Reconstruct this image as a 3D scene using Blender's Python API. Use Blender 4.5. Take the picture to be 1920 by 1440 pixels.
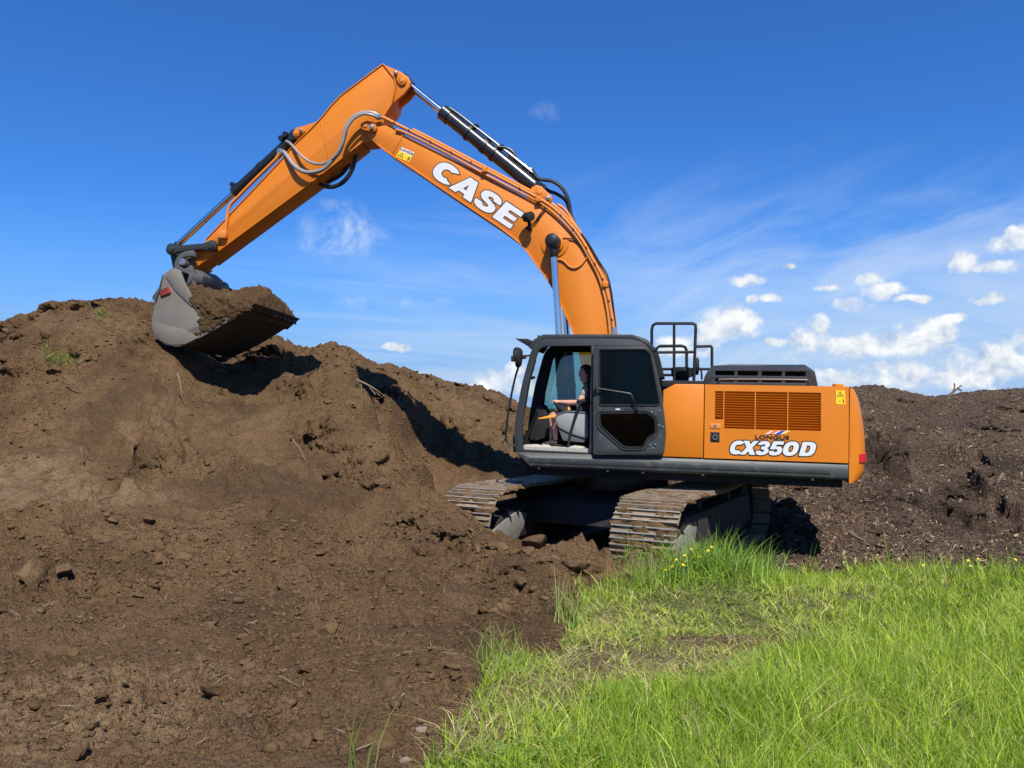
import bpy, bmesh, math, random
import numpy as np
from mathutils import Vector, Matrix

# ------------------------------------------------------------------ camera, sky, sun, exposure
scene = bpy.context.scene
for o in list(bpy.data.objects):
    bpy.data.objects.remove(o)
COL = scene.collection
rnd = random.Random(7)
R = math.radians

FOCAL = 1442.0                      # focal length in pixels of a 1920 wide frame
PITCH = -math.atan(45 / FOCAL)          # looking very slightly up
CAM = np.array([0.0, 0.0, 1.65])
cam_data = bpy.data.cameras.new('camera')
cam_data.sensor_fit = 'HORIZONTAL'
cam_data.sensor_width = 36.0
cam_data.lens = 36.0 * FOCAL / 1920.0
cam_data.clip_start = 0.05
cam_data.clip_end = 8000
cam = bpy.data.objects.new('camera', cam_data)
cam.location = CAM
cam.rotation_euler = (math.pi / 2 - PITCH, 0, 0)
COL.objects.link(cam)
scene.camera = cam

SUN_EL = R(53)
SUN_AZ = math.atan2(0.224, -0.975)          # measured from +Y towards +X
SUN = Vector((math.cos(SUN_EL) * math.sin(SUN_AZ), math.cos(SUN_EL) * math.cos(SUN_AZ), math.sin(SUN_EL)))
sun_data = bpy.data.lights.new('sun', 'SUN')
sun_data.energy = 5.0
sun_data.angle = R(0.53)
sun_data.color = (1.0, 0.95, 0.87)
sun = bpy.data.objects.new('sun', sun_data)
sun.rotation_euler = (-SUN).to_track_quat('-Z', 'Y').to_euler()
sun.location = (3, -8, 14)
COL.objects.link(sun)

scene.view_settings.view_transform = 'Standard'
scene.view_settings.look = 'None'
scene.view_settings.exposure = 0.6
scene.view_settings.gamma = 1.0
scene.view_settings.use_curve_mapping = False
scene.cycles.max_bounces = 6
scene.cycles.diffuse_bounces = 3
scene.cycles.glossy_bounces = 3
scene.cycles.transmission_bounces = 6
scene.cycles.transparent_max_bounces = 8
scene.cycles.use_denoising = True
scene.cycles.caustics_reflective = False
scene.cycles.caustics_refractive = False

world = bpy.data.worlds.new('World')
scene.world = world
world.use_nodes = True
wt = world.node_tree
wt.nodes.clear()


class NT:
    """Small helper to write node trees as expressions."""
    def __init__(self, tree):
        self.t = tree

    def node(self, kind, **kw):
        n = self.t.nodes.new(kind)
        for k, v in kw.items():
            setattr(n, k, v)
        return n

    def put(self, sock, v):
        if isinstance(v, bpy.types.NodeSocket):
            self.t.links.new(v, sock)
        elif v is not None:
            sock.default_value = v

    def math(self, op, a, b=None, c=None, clamp=False):
        n = self.node('ShaderNodeMath', operation=op)
        n.use_clamp = clamp
        self.put(n.inputs[0], a)
        if b is not None:
            self.put(n.inputs[1], b)
        if c is not None:
            self.put(n.inputs[2], c)
        return n.outputs[0]

    def vmath(self, op, a, b=None):
        n = self.node('ShaderNodeVectorMath', operation=op)
        self.put(n.inputs[0], a)
        if b is not None:
            self.put(n.inputs[1], b)
        return n.outputs[0]

    def mix(self, f, a, b, blend='MIX'):
        n = self.node('ShaderNodeMix', data_type='RGBA', blend_type=blend)
        self.put(n.inputs['Factor'], f)
        ia = [i for i in n.inputs if i.type == 'RGBA']
        self.put(ia[0], a)
        self.put(ia[1], b)
        return [o for o in n.outputs if o.type == 'RGBA'][0]

    def noise(self, vec, scale, detail=4, rough=0.55, dist=0.0, w=None):
        n = self.node('ShaderNodeTexNoise')
        if vec is not None:
            self.put(n.inputs['Vector'], vec)
        n.inputs['Scale'].default_value = scale
        n.inputs['Detail'].default_value = detail
        n.inputs['Roughness'].default_value = rough
        n.inputs['Distortion'].default_value = dist
        return n.outputs['Fac']

    def ramp(self, f, stops, interp='LINEAR'):
        n = self.node('ShaderNodeValToRGB')
        n.color_ramp.interpolation = interp
        e = n.color_ramp.elements
        while len(e) < len(stops):
            e.new(0.5)
        for el, (p, c) in zip(e, stops):
            el.position = p
            el.color = tuple(c) + (1,) if not isinstance(c, (int, float)) else (c, c, c, 1)
        self.put(n.inputs['Fac'], f)
        return n.outputs['Color']

    def smooth(self, v, a, b):
        n = self.node('ShaderNodeMapRange', interpolation_type='SMOOTHSTEP')
        self.put(n.inputs['Value'], v)
        n.inputs['From Min'].default_value = a
        n.inputs['From Max'].default_value = b
        return n.outputs['Result']

    def xyz(self, x, y, z):
        n = self.node('ShaderNodeCombineXYZ')
        self.put(n.inputs[0], x)
        self.put(n.inputs[1], y)
        self.put(n.inputs[2], z)
        return n.outputs[0]


def build_sky():
    N = NT(wt)
    sky = N.node('ShaderNodeTexSky', sky_type='NISHITA')
    sky.sun_disc = False
    sky.sun_elevation = SUN_EL
    sky.sun_rotation = SUN_AZ
    sky.altitude = 300
    sky.air_density = 1.0
    sky.dust_density = 0.25
    sky.ozone_density = 3.0
    tc = N.node('ShaderNodeTexCoord').outputs['Generated']
    sep = N.node('ShaderNodeSeparateXYZ')
    N.put(sep.inputs[0], N.vmath('NORMALIZE', tc))
    x, y, z = sep.outputs
    az = N.math('ARCTAN2', x, y)
    el = N.math('ARCSINE', z)
    ae = N.xyz(az, el, 0.0)
    # cirrus: streaks in a high layer, thicker towards the horizon
    zz = N.math('MAXIMUM', N.math('ADD', z, 0.12), 0.05)
    lx = N.math('DIVIDE', x, zz)
    ly = N.math('DIVIDE', y, zz)
    ca, sa = math.cos(R(24)), math.sin(R(24))
    sx = N.math('ADD', N.math('MULTIPLY', lx, ca), N.math('MULTIPLY', ly, sa))
    sy = N.math('SUBTRACT', N.math('MULTIPLY', ly, ca), N.math('MULTIPLY', lx, sa))
    cv = N.xyz(N.math('MULTIPLY', sx, 0.45), N.math('MULTIPLY', sy, 1.5), 1.7)
    c1 = N.noise(cv, 1.0, 5, 0.6, 0.7)
    c2 = N.noise(N.xyz(lx, ly, 4.4), 0.33, 2, 0.5)
    lowf = N.smooth(el, 0.40, 0.02)
    side = N.smooth(az, -0.55, 0.45)
    amt = N.math('ADD', N.math('MULTIPLY', lowf, 0.24), N.math('MULTIPLY', N.math('MULTIPLY', lowf, side), 0.22))
    cir = N.math('ADD', N.math('ADD', N.math('MULTIPLY', c1, 0.8), N.math('MULTIPLY', c2, 0.45)), amt)
    cir = N.smooth(cir, 0.74, 1.22)
    # a wide veil of streaks low over the right half
    c15, s15 = math.cos(R(14)), math.sin(R(14))
    vu = N.math('ADD', N.math('MULTIPLY', az, c15), N.math('MULTIPLY', el, s15))
    vv = N.math('SUBTRACT', N.math('MULTIPLY', el, c15), N.math('MULTIPLY', az, s15))
    vn = N.noise(N.xyz(N.math('MULTIPLY', vu, 4.5), N.math('MULTIPLY', vv, 15.0), 2.2), 1.0, 6, 0.58, 0.9)
    vm = N.math('MULTIPLY', N.smooth(az, -0.25, 0.35), N.math('MULTIPLY', N.smooth(el, 0.0, 0.06), N.smooth(el, 0.34, 0.12)))
    veil = N.math('MULTIPLY', N.smooth(N.math('ADD', vn, N.math('MULTIPLY', vm, 0.16)), 0.36, 0.86), vm)
    cir = N.math('MAXIMUM', N.math('MULTIPLY', cir, 0.85), N.math('MULTIPLY', veil, 1.1), clamp=True)
    # cumulus: billows around a set of cloud cells, flat below
    w1 = N.node('ShaderNodeTexNoise')
    N.put(w1.inputs['Vector'], ae)
    w1.inputs['Scale'].default_value = 26
    w1.inputs['Detail'].default_value = 4
    wv = N.vmath('SUBTRACT', w1.outputs['Color'], (0.5, 0.5, 0.5))
    wv = N.vmath('MULTIPLY', wv, (0.035, 0.022, 0.0))
    wp = N.vmath('ADD', ae, wv)
    cells = [(1690, 640, 95, 30), (1745, 618, 44, 34), (1590, 652, 60, 20), (1512, 642, 42, 34), (1530, 606, 26, 24),
             (1365, 605, 62, 44), (1290, 645, 70, 28), (1405, 592, 34, 22), (1850, 690, 82, 42), (1795, 712, 70, 22),
             (1685, 702, 70, 34), (1570, 712, 50, 22), (1916, 448, 40, 26), (1818, 488, 40, 22), (1880, 498, 55, 14),
             (1636, 520, 34, 13), (1662, 542, 42, 16), (1412, 524, 40, 15), (1412, 562, 22, 11), (1600, 572, 36, 13),
             (930, 716, 52, 30), (893, 728, 46, 12), (968, 690, 26, 22), (742, 651, 32, 11),
             (1010, 730, 60, 26), (1450, 560, 24, 9), (1480, 500, 20, 7), (1560, 540, 22, 8), (1720, 560, 30, 9), (1790, 600, 30, 10), (1860, 560, 36, 10), (1460, 640, 26, 12), (1960, 640, 60, 30), (2080, 690, 120, 40), (2240, 640, 90, 34), (-180, 690, 90, 26),
             (-420, 640, 110, 30), (2450, 560, 80, 24), (-700, 690, 120, 40)]
    field = None
    for (px, py, rx, ry) in cells:
        a0 = math.atan((px - 960) / FOCAL)
        e0 = math.atan((765 - py) / math.hypot(FOCAL, px - 960))
        k = math.cos(a0)
        d = N.vmath('MULTIPLY', N.vmath('SUBTRACT', wp, (a0, e0, 0)), (FOCAL / (rx * 0.98), FOCAL / (ry * 1.02), 0))
        n = N.node('ShaderNodeVectorMath', operation='DOT_PRODUCT')
        N.put(n.inputs[0], d); N.put(n.inputs[1], d)
        field = n.outputs['Value'] if field is None else N.math('SMOOTH_MIN', field, n.outputs['Value'], 0.5)
    field = N.math('SUBTRACT', 1.0, field)
    ssep = N.node('ShaderNodeSeparateXYZ')
    N.put(ssep.inputs[0], wp)
    b1 = N.noise(ae, 34, 6, 0.62, 0.25)
    b2 = N.noise(ae, 11, 3, 0.5)
    dens = N.math('ADD', field, N.math('MULTIPLY', N.math('SUBTRACT', b1, 0.56), 2.6))
    cum = N.smooth(dens, -0.1, 0.75)
    cum = N.math('MULTIPLY', cum, N.smooth(b2, 0.22, 0.5))
    b3 = N.noise(N.vmath('ADD', ae, (0.004, 0.013, 0.0)), 34, 4, 0.62, 0.25)
    shade = N.math('ADD', N.math('MULTIPLY', field, 0.30), N.math('MULTIPLY', N.math('SUBTRACT', b1, b3), 1.9))
    ccol = N.ramp(N.math('ADD', shade, 0.42), [(0.12, (3.7, 4.8, 6.6)), (0.48, (6.2, 6.9, 7.9)), (0.95, (9.0, 9.2, 9.3))])
    # thin wisps by themselves
    wn = N.noise(ae, 22, 5, 0.65, 0.5)
    wsm = None
    for (px, py, rx, ry, k) in ((640, 438, 92, 66, 1.5), (1025, 205, 36, 18, 0.3), (740, 566, 140, 18, 0.8), (1160, 480, 120, 30, 0.5)):
        a0 = math.atan((px - 960) / FOCAL)
        e0 = math.atan((765 - py) / math.hypot(FOCAL, px - 960))
        d = N.vmath('MULTIPLY', N.vmath('SUBTRACT', wp, (a0, e0, 0)), (FOCAL / rx, FOCAL / ry, 0))
        n = N.node('ShaderNodeVectorMath', operation='DOT_PRODUCT')
        N.put(n.inputs[0], d); N.put(n.inputs[1], d)
        v = N.math('MULTIPLY', N.math('SUBTRACT', 1.0, n.outputs['Value'], clamp=True), k)
        wsm = v if wsm is None else N.math('MAXIMUM', wsm, v)
    ws = N.math('MULTIPLY', wsm, N.smooth(wn, 0.34, 0.74))
    # clear deep-blue air
    deep = N.mix(1.0, sky.outputs['Color'], (0.33, 0.80, 1.45, 1), 'MULTIPLY')
    deep = N.mix(N.smooth(el, 0.26, 0.0), deep, (2.25, 4.3, 7.7, 1))
    base = N.mix(N.math('MULTIPLY', N.math('MAXIMUM', cir, ws), 0.55), deep, (6.8, 7.7, 8.9, 1))
    col = N.mix(cum, base, ccol)
    bg = N.node('ShaderNodeBackground')
    N.put(bg.inputs['Color'], col)
    bg.inputs['Strength'].default_value = 0.0715
    out = N.node('ShaderNodeOutputWorld')
    wt.links.new(bg.outputs[0], out.inputs['Surface'])
    world.cycles.sampling_method = 'MANUAL'
    world.cycles.sample_map_resolution = 1024


build_sky()

# ------------------------------------------------------------------ pixel <-> place helpers
CF = np.array([0, math.cos(PITCH), -math.sin(PITCH)])
CU = np.array([0, math.sin(PITCH), math.cos(PITCH)])


def ray(px, py):
    return CF + (px - 960) / FOCAL * np.array([1.0, 0, 0]) - (py - 720) / FOCAL * CU


def at(px, py, Y):
    """the point seen at a pixel, Y metres in front of the camera"""
    d = ray(px, py)
    return CAM + d * (Y / d[1])


def to_px(P):
    w = P - CAM
    zz = w @ CF
    zz = np.where(zz < 0.05, 0.05, zz)
    return 960 + FOCAL * w[..., 0] / zz, 720 - FOCAL * (w @ CU) / zz


def tag(o, label=None, cat=None, group=None, kind=None):
    if label: o['label'] = label
    if cat: o['category'] = cat
    if group: o['group'] = group
    if kind: o['kind'] = kind
    return o


def mesh_np(name, verts, faces, mat=None, smooth=False, parent=None):
    """verts (n,3), faces (m,3) or (m,4) arrays -> linked mesh object"""
    me = bpy.data.meshes.new(name)
    verts = np.asarray(verts, dtype=np.float32)
    faces = np.asarray(faces, dtype=np.int32)
    k = faces.shape[1]
    me.vertices.add(len(verts))
    me.vertices.foreach_set('co', verts.ravel())
    me.loops.add(faces.size)
    me.loops.foreach_set('vertex_index', faces.ravel())
    me.polygons.add(len(faces))
    me.polygons.foreach_set('loop_start', np.arange(0, faces.size, k, dtype=np.int32))
    me.polygons.foreach_set('loop_total', np.full(len(faces), k, dtype=np.int32))
    me.update(calc_edges=True)
    if smooth:
        me.polygons.foreach_set('use_smooth', np.ones(len(faces), dtype=bool))
    o = bpy.data.objects.new(name, me)
    if mat: me.materials.append(mat)
    COL.objects.link(o)
    if parent: o.parent = parent
    return o


def attr(o, name, vals, kind='FLOAT'):
    a = o.data.attributes.new(name, kind, 'POINT')
    if kind == 'FLOAT':
        a.data.foreach_set('value', np.asarray(vals, dtype=np.float32))
    else:
        a.data.foreach_set('color', np.asarray(vals, dtype=np.float32).ravel())


# ------------------------------------------------------------------ numpy noise
_rs = np.random.RandomState(3)
_PERM = _rs.permutation(4096)
_ANG = _rs.rand(4096) * 2 * np.pi


def pnoise(x, y, seed=0):
    xi = np.floor(x).astype(np.int64); yi = np.floor(y).astype(np.int64)
    xf = x - xi; yf = y - yi
    u = xf * xf * xf * (xf * (xf * 6 - 15) + 10)
    v = yf * yf * yf * (yf * (yf * 6 - 15) + 10)

    def g(ix, iy, dx, dy):
        h = _PERM[(_PERM[(ix + seed * 131) & 4095] + iy) & 4095]
        a = _ANG[h]
        return np.cos(a) * dx + np.sin(a) * dy
    n00 = g(xi, yi, xf, yf); n10 = g(xi + 1, yi, xf - 1, yf)
    n01 = g(xi, yi + 1, xf, yf - 1); n11 = g(xi + 1, yi + 1, xf - 1, yf - 1)
    return (n00 * (1 - u) + n10 * u) * (1 - v) + (n01 * (1 - u) + n11 * u) * v


def fbm(x, y, wl, octv=4, gain=0.5, seed=0):
    s = 0; a = 1.0; f = 1.0 / wl
    for i in range(octv):
        s = s + a * pnoise(x * f + 17.3 * i, y * f - 9.1 * i, seed + i)
        a *= gain; f *= 2.03
    return s


def sstep(a, b, x):
    t = np.clip((x - a) / (b - a), 0, 1)
    return t * t * (3 - 2 * t)


# ------------------------------------------------------------------ terrain shape from surveyed points (pixel, distance)
TRACK_Z = -0.53
MO = np.array([1.72, 12.12])                      # swing centre of the excavator
TF = np.array([-0.51, -0.86])                     # heading of the undercarriage
TF = TF / np.linalg.norm(TF)
TL = np.array([-TF[1], TF[0]])                    # its left side
SURVEY = [
    # near strip
    (-300, 1440, 3.53), (0, 1440, 3.53), (400, 1440, 3.53), (800, 1440, 3.53), (1200, 1440, 3.53), (1600, 1440, 3.53), (2000, 1440, 3.53), (2400, 1440, 3.53),
    (-200, 1250, 4.9), (150, 1250, 4.95), (500, 1250, 5.0), (800, 1250, 5.1), (1100, 1250, 5.2), (1500, 1250, 5.25), (1900, 1250, 5.25), (2300, 1250, 5.25),
    (800, 1150, 6.7), (1000, 1150, 6.9), (1300, 1150, 7.05), (1600, 1150, 7.1), (1920, 1150, 7.1), (2300, 1150, 7.1),
    # left mound, from foot to crest
    (-300, 1100, 6.9), (0, 1100, 6.9), (250, 1100, 7.0), (500, 1100, 7.2), (700, 1100, 7.4),
    (-300, 1000, 8.4), (0, 1000, 8.4), (230, 1000, 8.6), (450, 1000, 8.8), (640, 1020, 8.7), (780, 1040, 8.6),
    (0, 940, 9.0), (230, 925, 9.25), (450, 940, 9.4), (640, 940, 9.8), (760, 960, 9.8),
    (-300, 850, 10.3), (0, 850, 10.3), (130, 850, 10.35), (245, 850, 10.45), (330, 850, 10.6), (450, 850, 11.0), (640, 850, 11.2), (740, 885, 11.0),
    (-300, 750, 11.6), (0, 750, 11.6), (130, 730, 11.9), (245, 750, 11.8), (340, 750, 12.3), (450, 742, 13.7), (560, 740, 13.3), (640, 760, 12.5),
    (0, 680, 12.6), (130, 640, 13.0), (245, 650, 13.1), (320, 668, 13.3), (520, 690, 15.0), (640, 705, 13.3),
    (-300, 640, 13.7), (-100, 625, 13.7), (0, 620, 13.8), (45, 624, 13.9), (75, 600, 14.1), (120, 568, 14.4), (200, 570, 14.5), (245, 560, 14.5), (290, 575, 14.5),
    # hollow under the bucket
    (380, 690, 14.3), (430, 695, 15.5), (480, 700, 15.4), (400, 660, 15.9),
    # spur
    (610, 682, 13.9), (640, 674, 14.0), (670, 705, 13.6), (700, 765, 12.9), (740, 852, 11.95), (800, 890, 11.35),
    (830, 906, 11.0),
    # soil heaped before the tracks
    (840, 1000, 9.7), (900, 1005, 9.7), (960, 1015, 9.5), (1040, 1030, 9.3), (1080, 1062, 8.9), (1110, 1090, 8.45), (960, 1090, 8.2), (1050, 1120, 7.6), (860, 1060, 8.5),
    # far ridge and the slope below it
    (360, 640, 16.0), (490, 645, 16.3), (560, 655, 16.5), (610, 655, 16.8), (650, 668, 16.9), (700, 690, 17.2), (745, 700, 17.6), (800, 715, 18.2), (870, 731, 19.3), (930, 741, 20.8), (960, 765, 20.5),
    (735, 765, 15.4), (767, 778, 15.8), (795, 842, 15.7), (845, 868, 15.6), (932, 892, 14.8),
    (720, 730, 16.2), (800, 770, 16.5), (872, 830, 16.2), (900, 800, 16.9), (970, 860, 15.9), (1050, 885, 15.4), (1150, 898, 14.8),
    (1050, 780, 20.0), (1150, 770, 21.0), (1300, 760, 21.0), (1450, 745, 20.5), (1550, 738, 20.2),
    # mulch heap on the right
    (1260, 905, 14.6), (1430, 905, 14.8), (1430, 965, 13.7), (1480, 992, 13.0), (1530, 1002, 12.7), (1480, 1050, 10.9), (1560, 1062, 10.5),
    (1610, 734, 20.2), (1650, 730, 20.4), (1700, 740, 20.8), (1790, 743, 21.0), (1830, 738, 20.8), (1920, 727, 20.4), (2100, 715, 20.4), (2400, 720, 21.0),
    (1640, 840, 16.9), (1640, 950, 13.6), (1720, 800, 18.2), (1800, 850, 16.9), (1880, 880, 16.2), (1700, 870, 16.4), (1780, 915, 15.6), (1860, 960, 14.6),
    (1710, 925, 15.0), (1790, 975, 13.6), (1880, 1000, 12.5), (1700, 1020, 11.6), (1800, 1030, 10.9), (1920, 1030, 10.7), (2100, 1020, 10.9), (2100, 900, 15.0), (2400, 900, 15.0),
    # grass shelf before the near track
    (1250, 1092, 7.75), (1330, 1070, 8.0), (1390, 1076, 8.3), (1450, 1090, 8.7), (1180, 1110, 7.7),
    (1620, 1085, 8.9), (1750, 1085, 8.8), (1900, 1085, 8.7),
]
FREE = [  # places out of sight (x, y, z)
    (-14, 16, 2.2), (-9, 16.5, 2.6), (-5.5, 17.9, 2.4), (-14, 20, 1.2), (-9, 20, 1.5), (-6, 21, 1.6), (-4.5, 24, 1.2), (-1, 24, 1.1), (3, 24, 1.0), (8, 25, 1.0), (13, 25, 1.2), (18, 24, 1.2),
    (-22, 12, 0.7), (-20, 18, 1.0), (-12, 8, 0.2), (-15, 4, 0), (-8, 2, 0), (-4, 0, 0), (0, 0, 0), (4, 0, 0), (8, 2, -.05), (14, 4, -.1), (14, 9, -.4), (18, 14, .2), (0, -6, 0), (-8, -6, 0), (8, -6, 0),
    (-20, 28, 0), (0, 30, 0), (20, 30, 0), (30, 10, 0), (-30, 10, 0), (-3.6, 15.4, 1.1), (-2.4, 14.6, 0.6),
    (1.7, 12.1, -.53), (0.5, 10.6, -.53), (2.9, 13.6, -.5), (1.6, 10.2, -.53), (3.2, 11.7, -.53), (-0.2, 11.5, -0.45), (1.4, 14.6, -.1), (3.9, 13.6, -.35), (4.0, 12.4, -.45),
    (1.0, 9.4, -0.5), (2.5, 10.2, -.5),
    (-3.27, 14.75, 1.75), (-2.85, 14.2, 1.35), (-2.43, 13.5, 0.75), (-1.92, 12.6, 0.15), (-1.33, 12.0, 0.0),   # steep back of the spur
]
_pts = np.array([at(*s) for s in SURVEY] + [np.array(f, dtype=float) for f in FREE])


def _tps(r2):
    return 0.5 * r2 * np.log(r2 + 1e-9)


def _fit():
    n = len(_pts)
    X = _pts[:, :2]
    d2 = ((X[:, None] - X[None]) ** 2).sum(-1)
    A = np.zeros((n + 3, n + 3))
    A[:n, :n] = _tps(d2) + np.eye(n) * 0.004
    A[:n, n] = 1; A[:n, n + 1:] = X
    A[n, :n] = 1; A[n + 1:, :n] = X.T
    b = np.concatenate([_pts[:, 2], np.zeros(3)])
    return np.linalg.solve(A, b)


_W = _fit()


def base_height(x, y):
    x = np.asarray(x, dtype=float); y = np.asarray(y, dtype=float)
    sh = x.shape
    x = x.ravel(); y = y.ravel()
    z = np.empty_like(x)
    n = len(_pts)
    for i in range(0, len(x), 40000):
        xx = x[i:i + 40000]; yy = y[i:i + 40000]
        d2 = (xx[:, None] - _pts[None, :, 0]) ** 2 + (yy[:, None] - _pts[None, :, 1]) ** 2
        z[i:i + 40000] = _tps(d2) @ _W[:n] + _W[n] + _W[n + 1] * xx + _W[n + 2] * yy
    r = np.hypot(x, y - 10)
    far = sstep(20, 32, r)
    z = z * (1 - far) + (-0.05) * far
    return z.reshape(sh)


def in_poly(px, py, poly):
    px = np.asarray(px); py = np.asarray(py)
    ins = np.zeros(px.shape, dtype=bool)
    n = len(poly)
    j = n - 1
    for i in range(n):
        xi, yi = poly[i]; xj, yj = poly[j]
        if yi != yj:
            c = ((yi > py) != (yj > py)) & (px < (xj - xi) * (py - yi) / (yj - yi) + xi)
            ins ^= c
        j = i
    return ins


# outline of the meadow on the ground, surveyed as pixels of the photograph's frame
MEADOW = [(760, 1700), (790, 1500), (800, 1430), (845, 1372), (872, 1335), (905, 1290), (925, 1255), (985, 1235), (1050, 1240), (1062, 1190), (1085, 1150),
          (1090, 1118), (1130, 1100), (1180, 1098), (1215, 1085), (1275, 1072), (1330, 1056), (1400, 1062), (1440, 1085), (1500, 1085), (1560, 1078),
          (1640, 1072), (1760, 1060), (1920, 1056), (2600, 1060), (6000, 1100), (6000, 9000), (-500, 9000)]
BARE = [  # bare or worn places inside it: px, py, rx, ry, strength
    (1370, 1205, 130, 13, 0.95), (1600, 1124, 60, 9, 0.8), (1130, 1165, 40, 22, 0.35), (1180, 1255, 170, 42, 0.82), (1020, 1310, 120, 45, 0.72), (910, 1385, 70, 50, 0.72),
    (1300, 1245, 90, 28, 0.7), (1480, 1280, 30, 26, 0.45), (800, 1400, 90, 40, 0.8), (1290, 1375, 26, 26, 0.4), (1790, 1370, 50, 26, 0.35), (860, 1340, 60, 30, 0.6),
    (1500, 1190, 70, 18, 0.5), (1690, 1100, 160, 12, 0.3),
]


def meadow_mask(px, py, wob=1.0, jx=0, jy=0):
    """(inside, bare) for ground points given as pixels"""
    ins = in_poly(px + jx * wob, py + jy * wob, MEADOW)
    bare = np.zeros(px.shape)
    for bx, by, rx, ry, s in BARE:
        d = ((px - bx) / rx) ** 2 + ((py - by) / ry) ** 2
        bare = np.maximum(bare, s * (1 - sstep(0.35, 1.5, d)))
    return ins, bare


def undercut(x, y):
    """distance-like value inside the strips the tracks stand on"""
    q = np.stack([x - MO[0], y - MO[1]], -1)
    a = q @ TF; b = q @ TL
    da = np.abs(a) - 2.45
    db = np.minimum(np.abs(b - 1.3), np.abs(b + 1.3)) - 0.47
    return np.maximum(da, db), a, b


def ground_height(x, y, fine=True):
    z = base_height(x, y)
    P = np.stack([x, y, z], -1)
    px, py = to_px(P)
    vis = y > 0.5
    ins, bare = meadow_mask(px, py)
    ins = ins & vis | (~vis & (x > -0.6))
    # mulch heap: everything right of a line behind the machine
    mul = sstep(-0.4, 0.5, x - (1.9 + 0.02 * (y - 12)) + 0.35 * fbm(x, y, 1.4, 3, seed=40)) * sstep(-0.2, 0.3, (y - 9.6) + 0.15 * fbm(x, y, .6, 2, seed=41))
    mul = mul * (~ins)
    soil = (~ins).astype(float)
    # how churned the soil is: scooped faces are smooth
    smooth_face = np.zeros_like(z)
    for cx, cy, rx, ry in ((70, 900, 190, 80), (260, 760, 150, 110), (430, 800, 110, 60), (600, 960, 170, 60), (300, 960, 170, 34), (150, 610, 110, 34), (560, 870, 120, 40)):
        smooth_face = np.maximum(smooth_face, 1 - sstep(0.25, 1.3, ((px - cx) / rx) ** 2 + ((py - cy) / ry) ** 2))
    patch = sstep(-0.25, 0.35, fbm(x, y, 1.7, 3, seed=5))
    rough = (0.45 + 0.6 * patch) * (1 - 0.65 * smooth_face)
    big = fbm(x, y, 1.3, 3, 0.5, seed=11)
    wx = x + 0.12 * fbm(x, y, 0.5, 2, seed=21); wy = y + 0.12 * fbm(x, y, 0.5, 2, seed=22)
    lump = np.abs(fbm(wx, wy, 0.55, 3, 0.5, seed=13))
    mid = fbm(wx, wy, 0.30, 4, 0.62, seed=15)
    crumb = np.abs(fbm(x, y, 0.13, 3, 0.6, seed=17))
    near = sstep(2.0, 9.0, y)
    a_big = 0.05 + 0.14 * near
    step = sstep(-0.03, 0.03, fbm(wx, wy, 0.7, 4, 0.6, seed=19)) - 0.5
    dz_soil = a_big * big + rough * ((0.06 + 0.12 * near) * lump + (0.03 + 0.07 * near) * mid + 0.06 * crumb + (0.02 + 0.05 * near) * step)
    # vertical scratch lines of the bucket on the scooped faces
    scr = fbm(x * 1.0 + 0.25 * y, y * 0.16, 0.22, 3, 0.6, seed=31)
    dz_soil = dz_soil + smooth_face * 0.028 * scr + smooth_face * 0.02 * crumb
    holes = sstep(0.34, 0.5, fbm(wx, wy, 0.42, 2, 0.5, seed=33)) * rough
    dz_soil = dz_soil - 0.11 * holes * sstep(5, 9, y)
    dz_mul = 0.13 * big + 0.10 * lump + 0.05 * mid + 0.04 * crumb
    scarp = fbm(x, y, 2.4, 3, 0.55, seed=51)
    dz_mul = dz_mul + 0.32 * (sstep(-0.04, 0.05, scarp) - 0.5) * sstep(11.2, 13.0, y) * (1 - sstep(17, 19, y)) * sstep(4.2, 5.4, x)
    dz_grass = 0.035 * big + 0.02 * mid + bare * (0.03 * lump + 0.02 * crumb)
    dz = np.where(ins, dz_grass, dz_soil * (1 - mul) + dz_mul * mul)
    if not fine:
        dz = np.where(ins, dz_grass, dz)
    # ledge where the scooped face ends (left foreground)
    led = np.interp(px, [-400, 0, 60, 120, 170, 215, 260, 320], [985, 985, 972, 968, 935, 905, 915, 930])
    lmask = (px < 320) & (px > -700) & (~ins)
    # a lip of loose soil along the ledge
    lip = np.exp(-((py - led - 6) / 9.0) ** 2) * (1 - sstep(240, 320, px))
    dz = dz + np.where(lmask, 0.09 * lip - 0.08 * np.exp(-((py - led + 16) / 14.0) ** 2) * (1 - sstep(240, 320, px)), 0)
    # edge of the scooped hollow on the left face
    xr = np.interp(py, [700, 745, 770, 800, 860, 900, 925, 960], [318, 305, 292, 277, 262, 246, 222, 190]) + 10 * fbm(x, y, .3, 3, seed=91)
    dl = xr - px
    win = sstep(735, 775, py) * (1 - sstep(915, 950, py)) * (~ins)
    dz = dz - win * np.where(dl > 0, 0.24 * np.exp(-np.clip(dl, 0, None) / 85.0) * sstep(0, 5, dl), 0)
    dz = dz + win * np.where(dl <= 0, 0.08 * np.exp(np.clip(dl, None, 0) / 30.0), 0)
    z = z + dz
    u, a, b = undercut(x, y)
    ins = ins & (u > 0.25)
    bare = np.where(u < 0.6, np.maximum(bare, .8), bare)
    w = 1 - sstep(-0.05, 0.45, u)
    floor = TRACK_Z + 0.02 * mid
    cap = np.where(z > floor, floor * w + z * (1 - w), z)
    z = np.where((a > 2.15) & (w > 0), np.minimum(z, cap + 0.25), cap)
    for b0, hh in ((1.3, .30), (-1.3, .04)):
        z = z + hh * np.exp(-((a - 2.82) / .25) ** 2) * (1 - sstep(.45, .85, np.abs(b - b0 + .1))) * (1 + .8 * mid)
    return z, dict(ins=ins, bare=bare, mul=mul, rough=rough, smooth=smooth_face, px=px, py=py, patch=patch, hole=holes)


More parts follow.
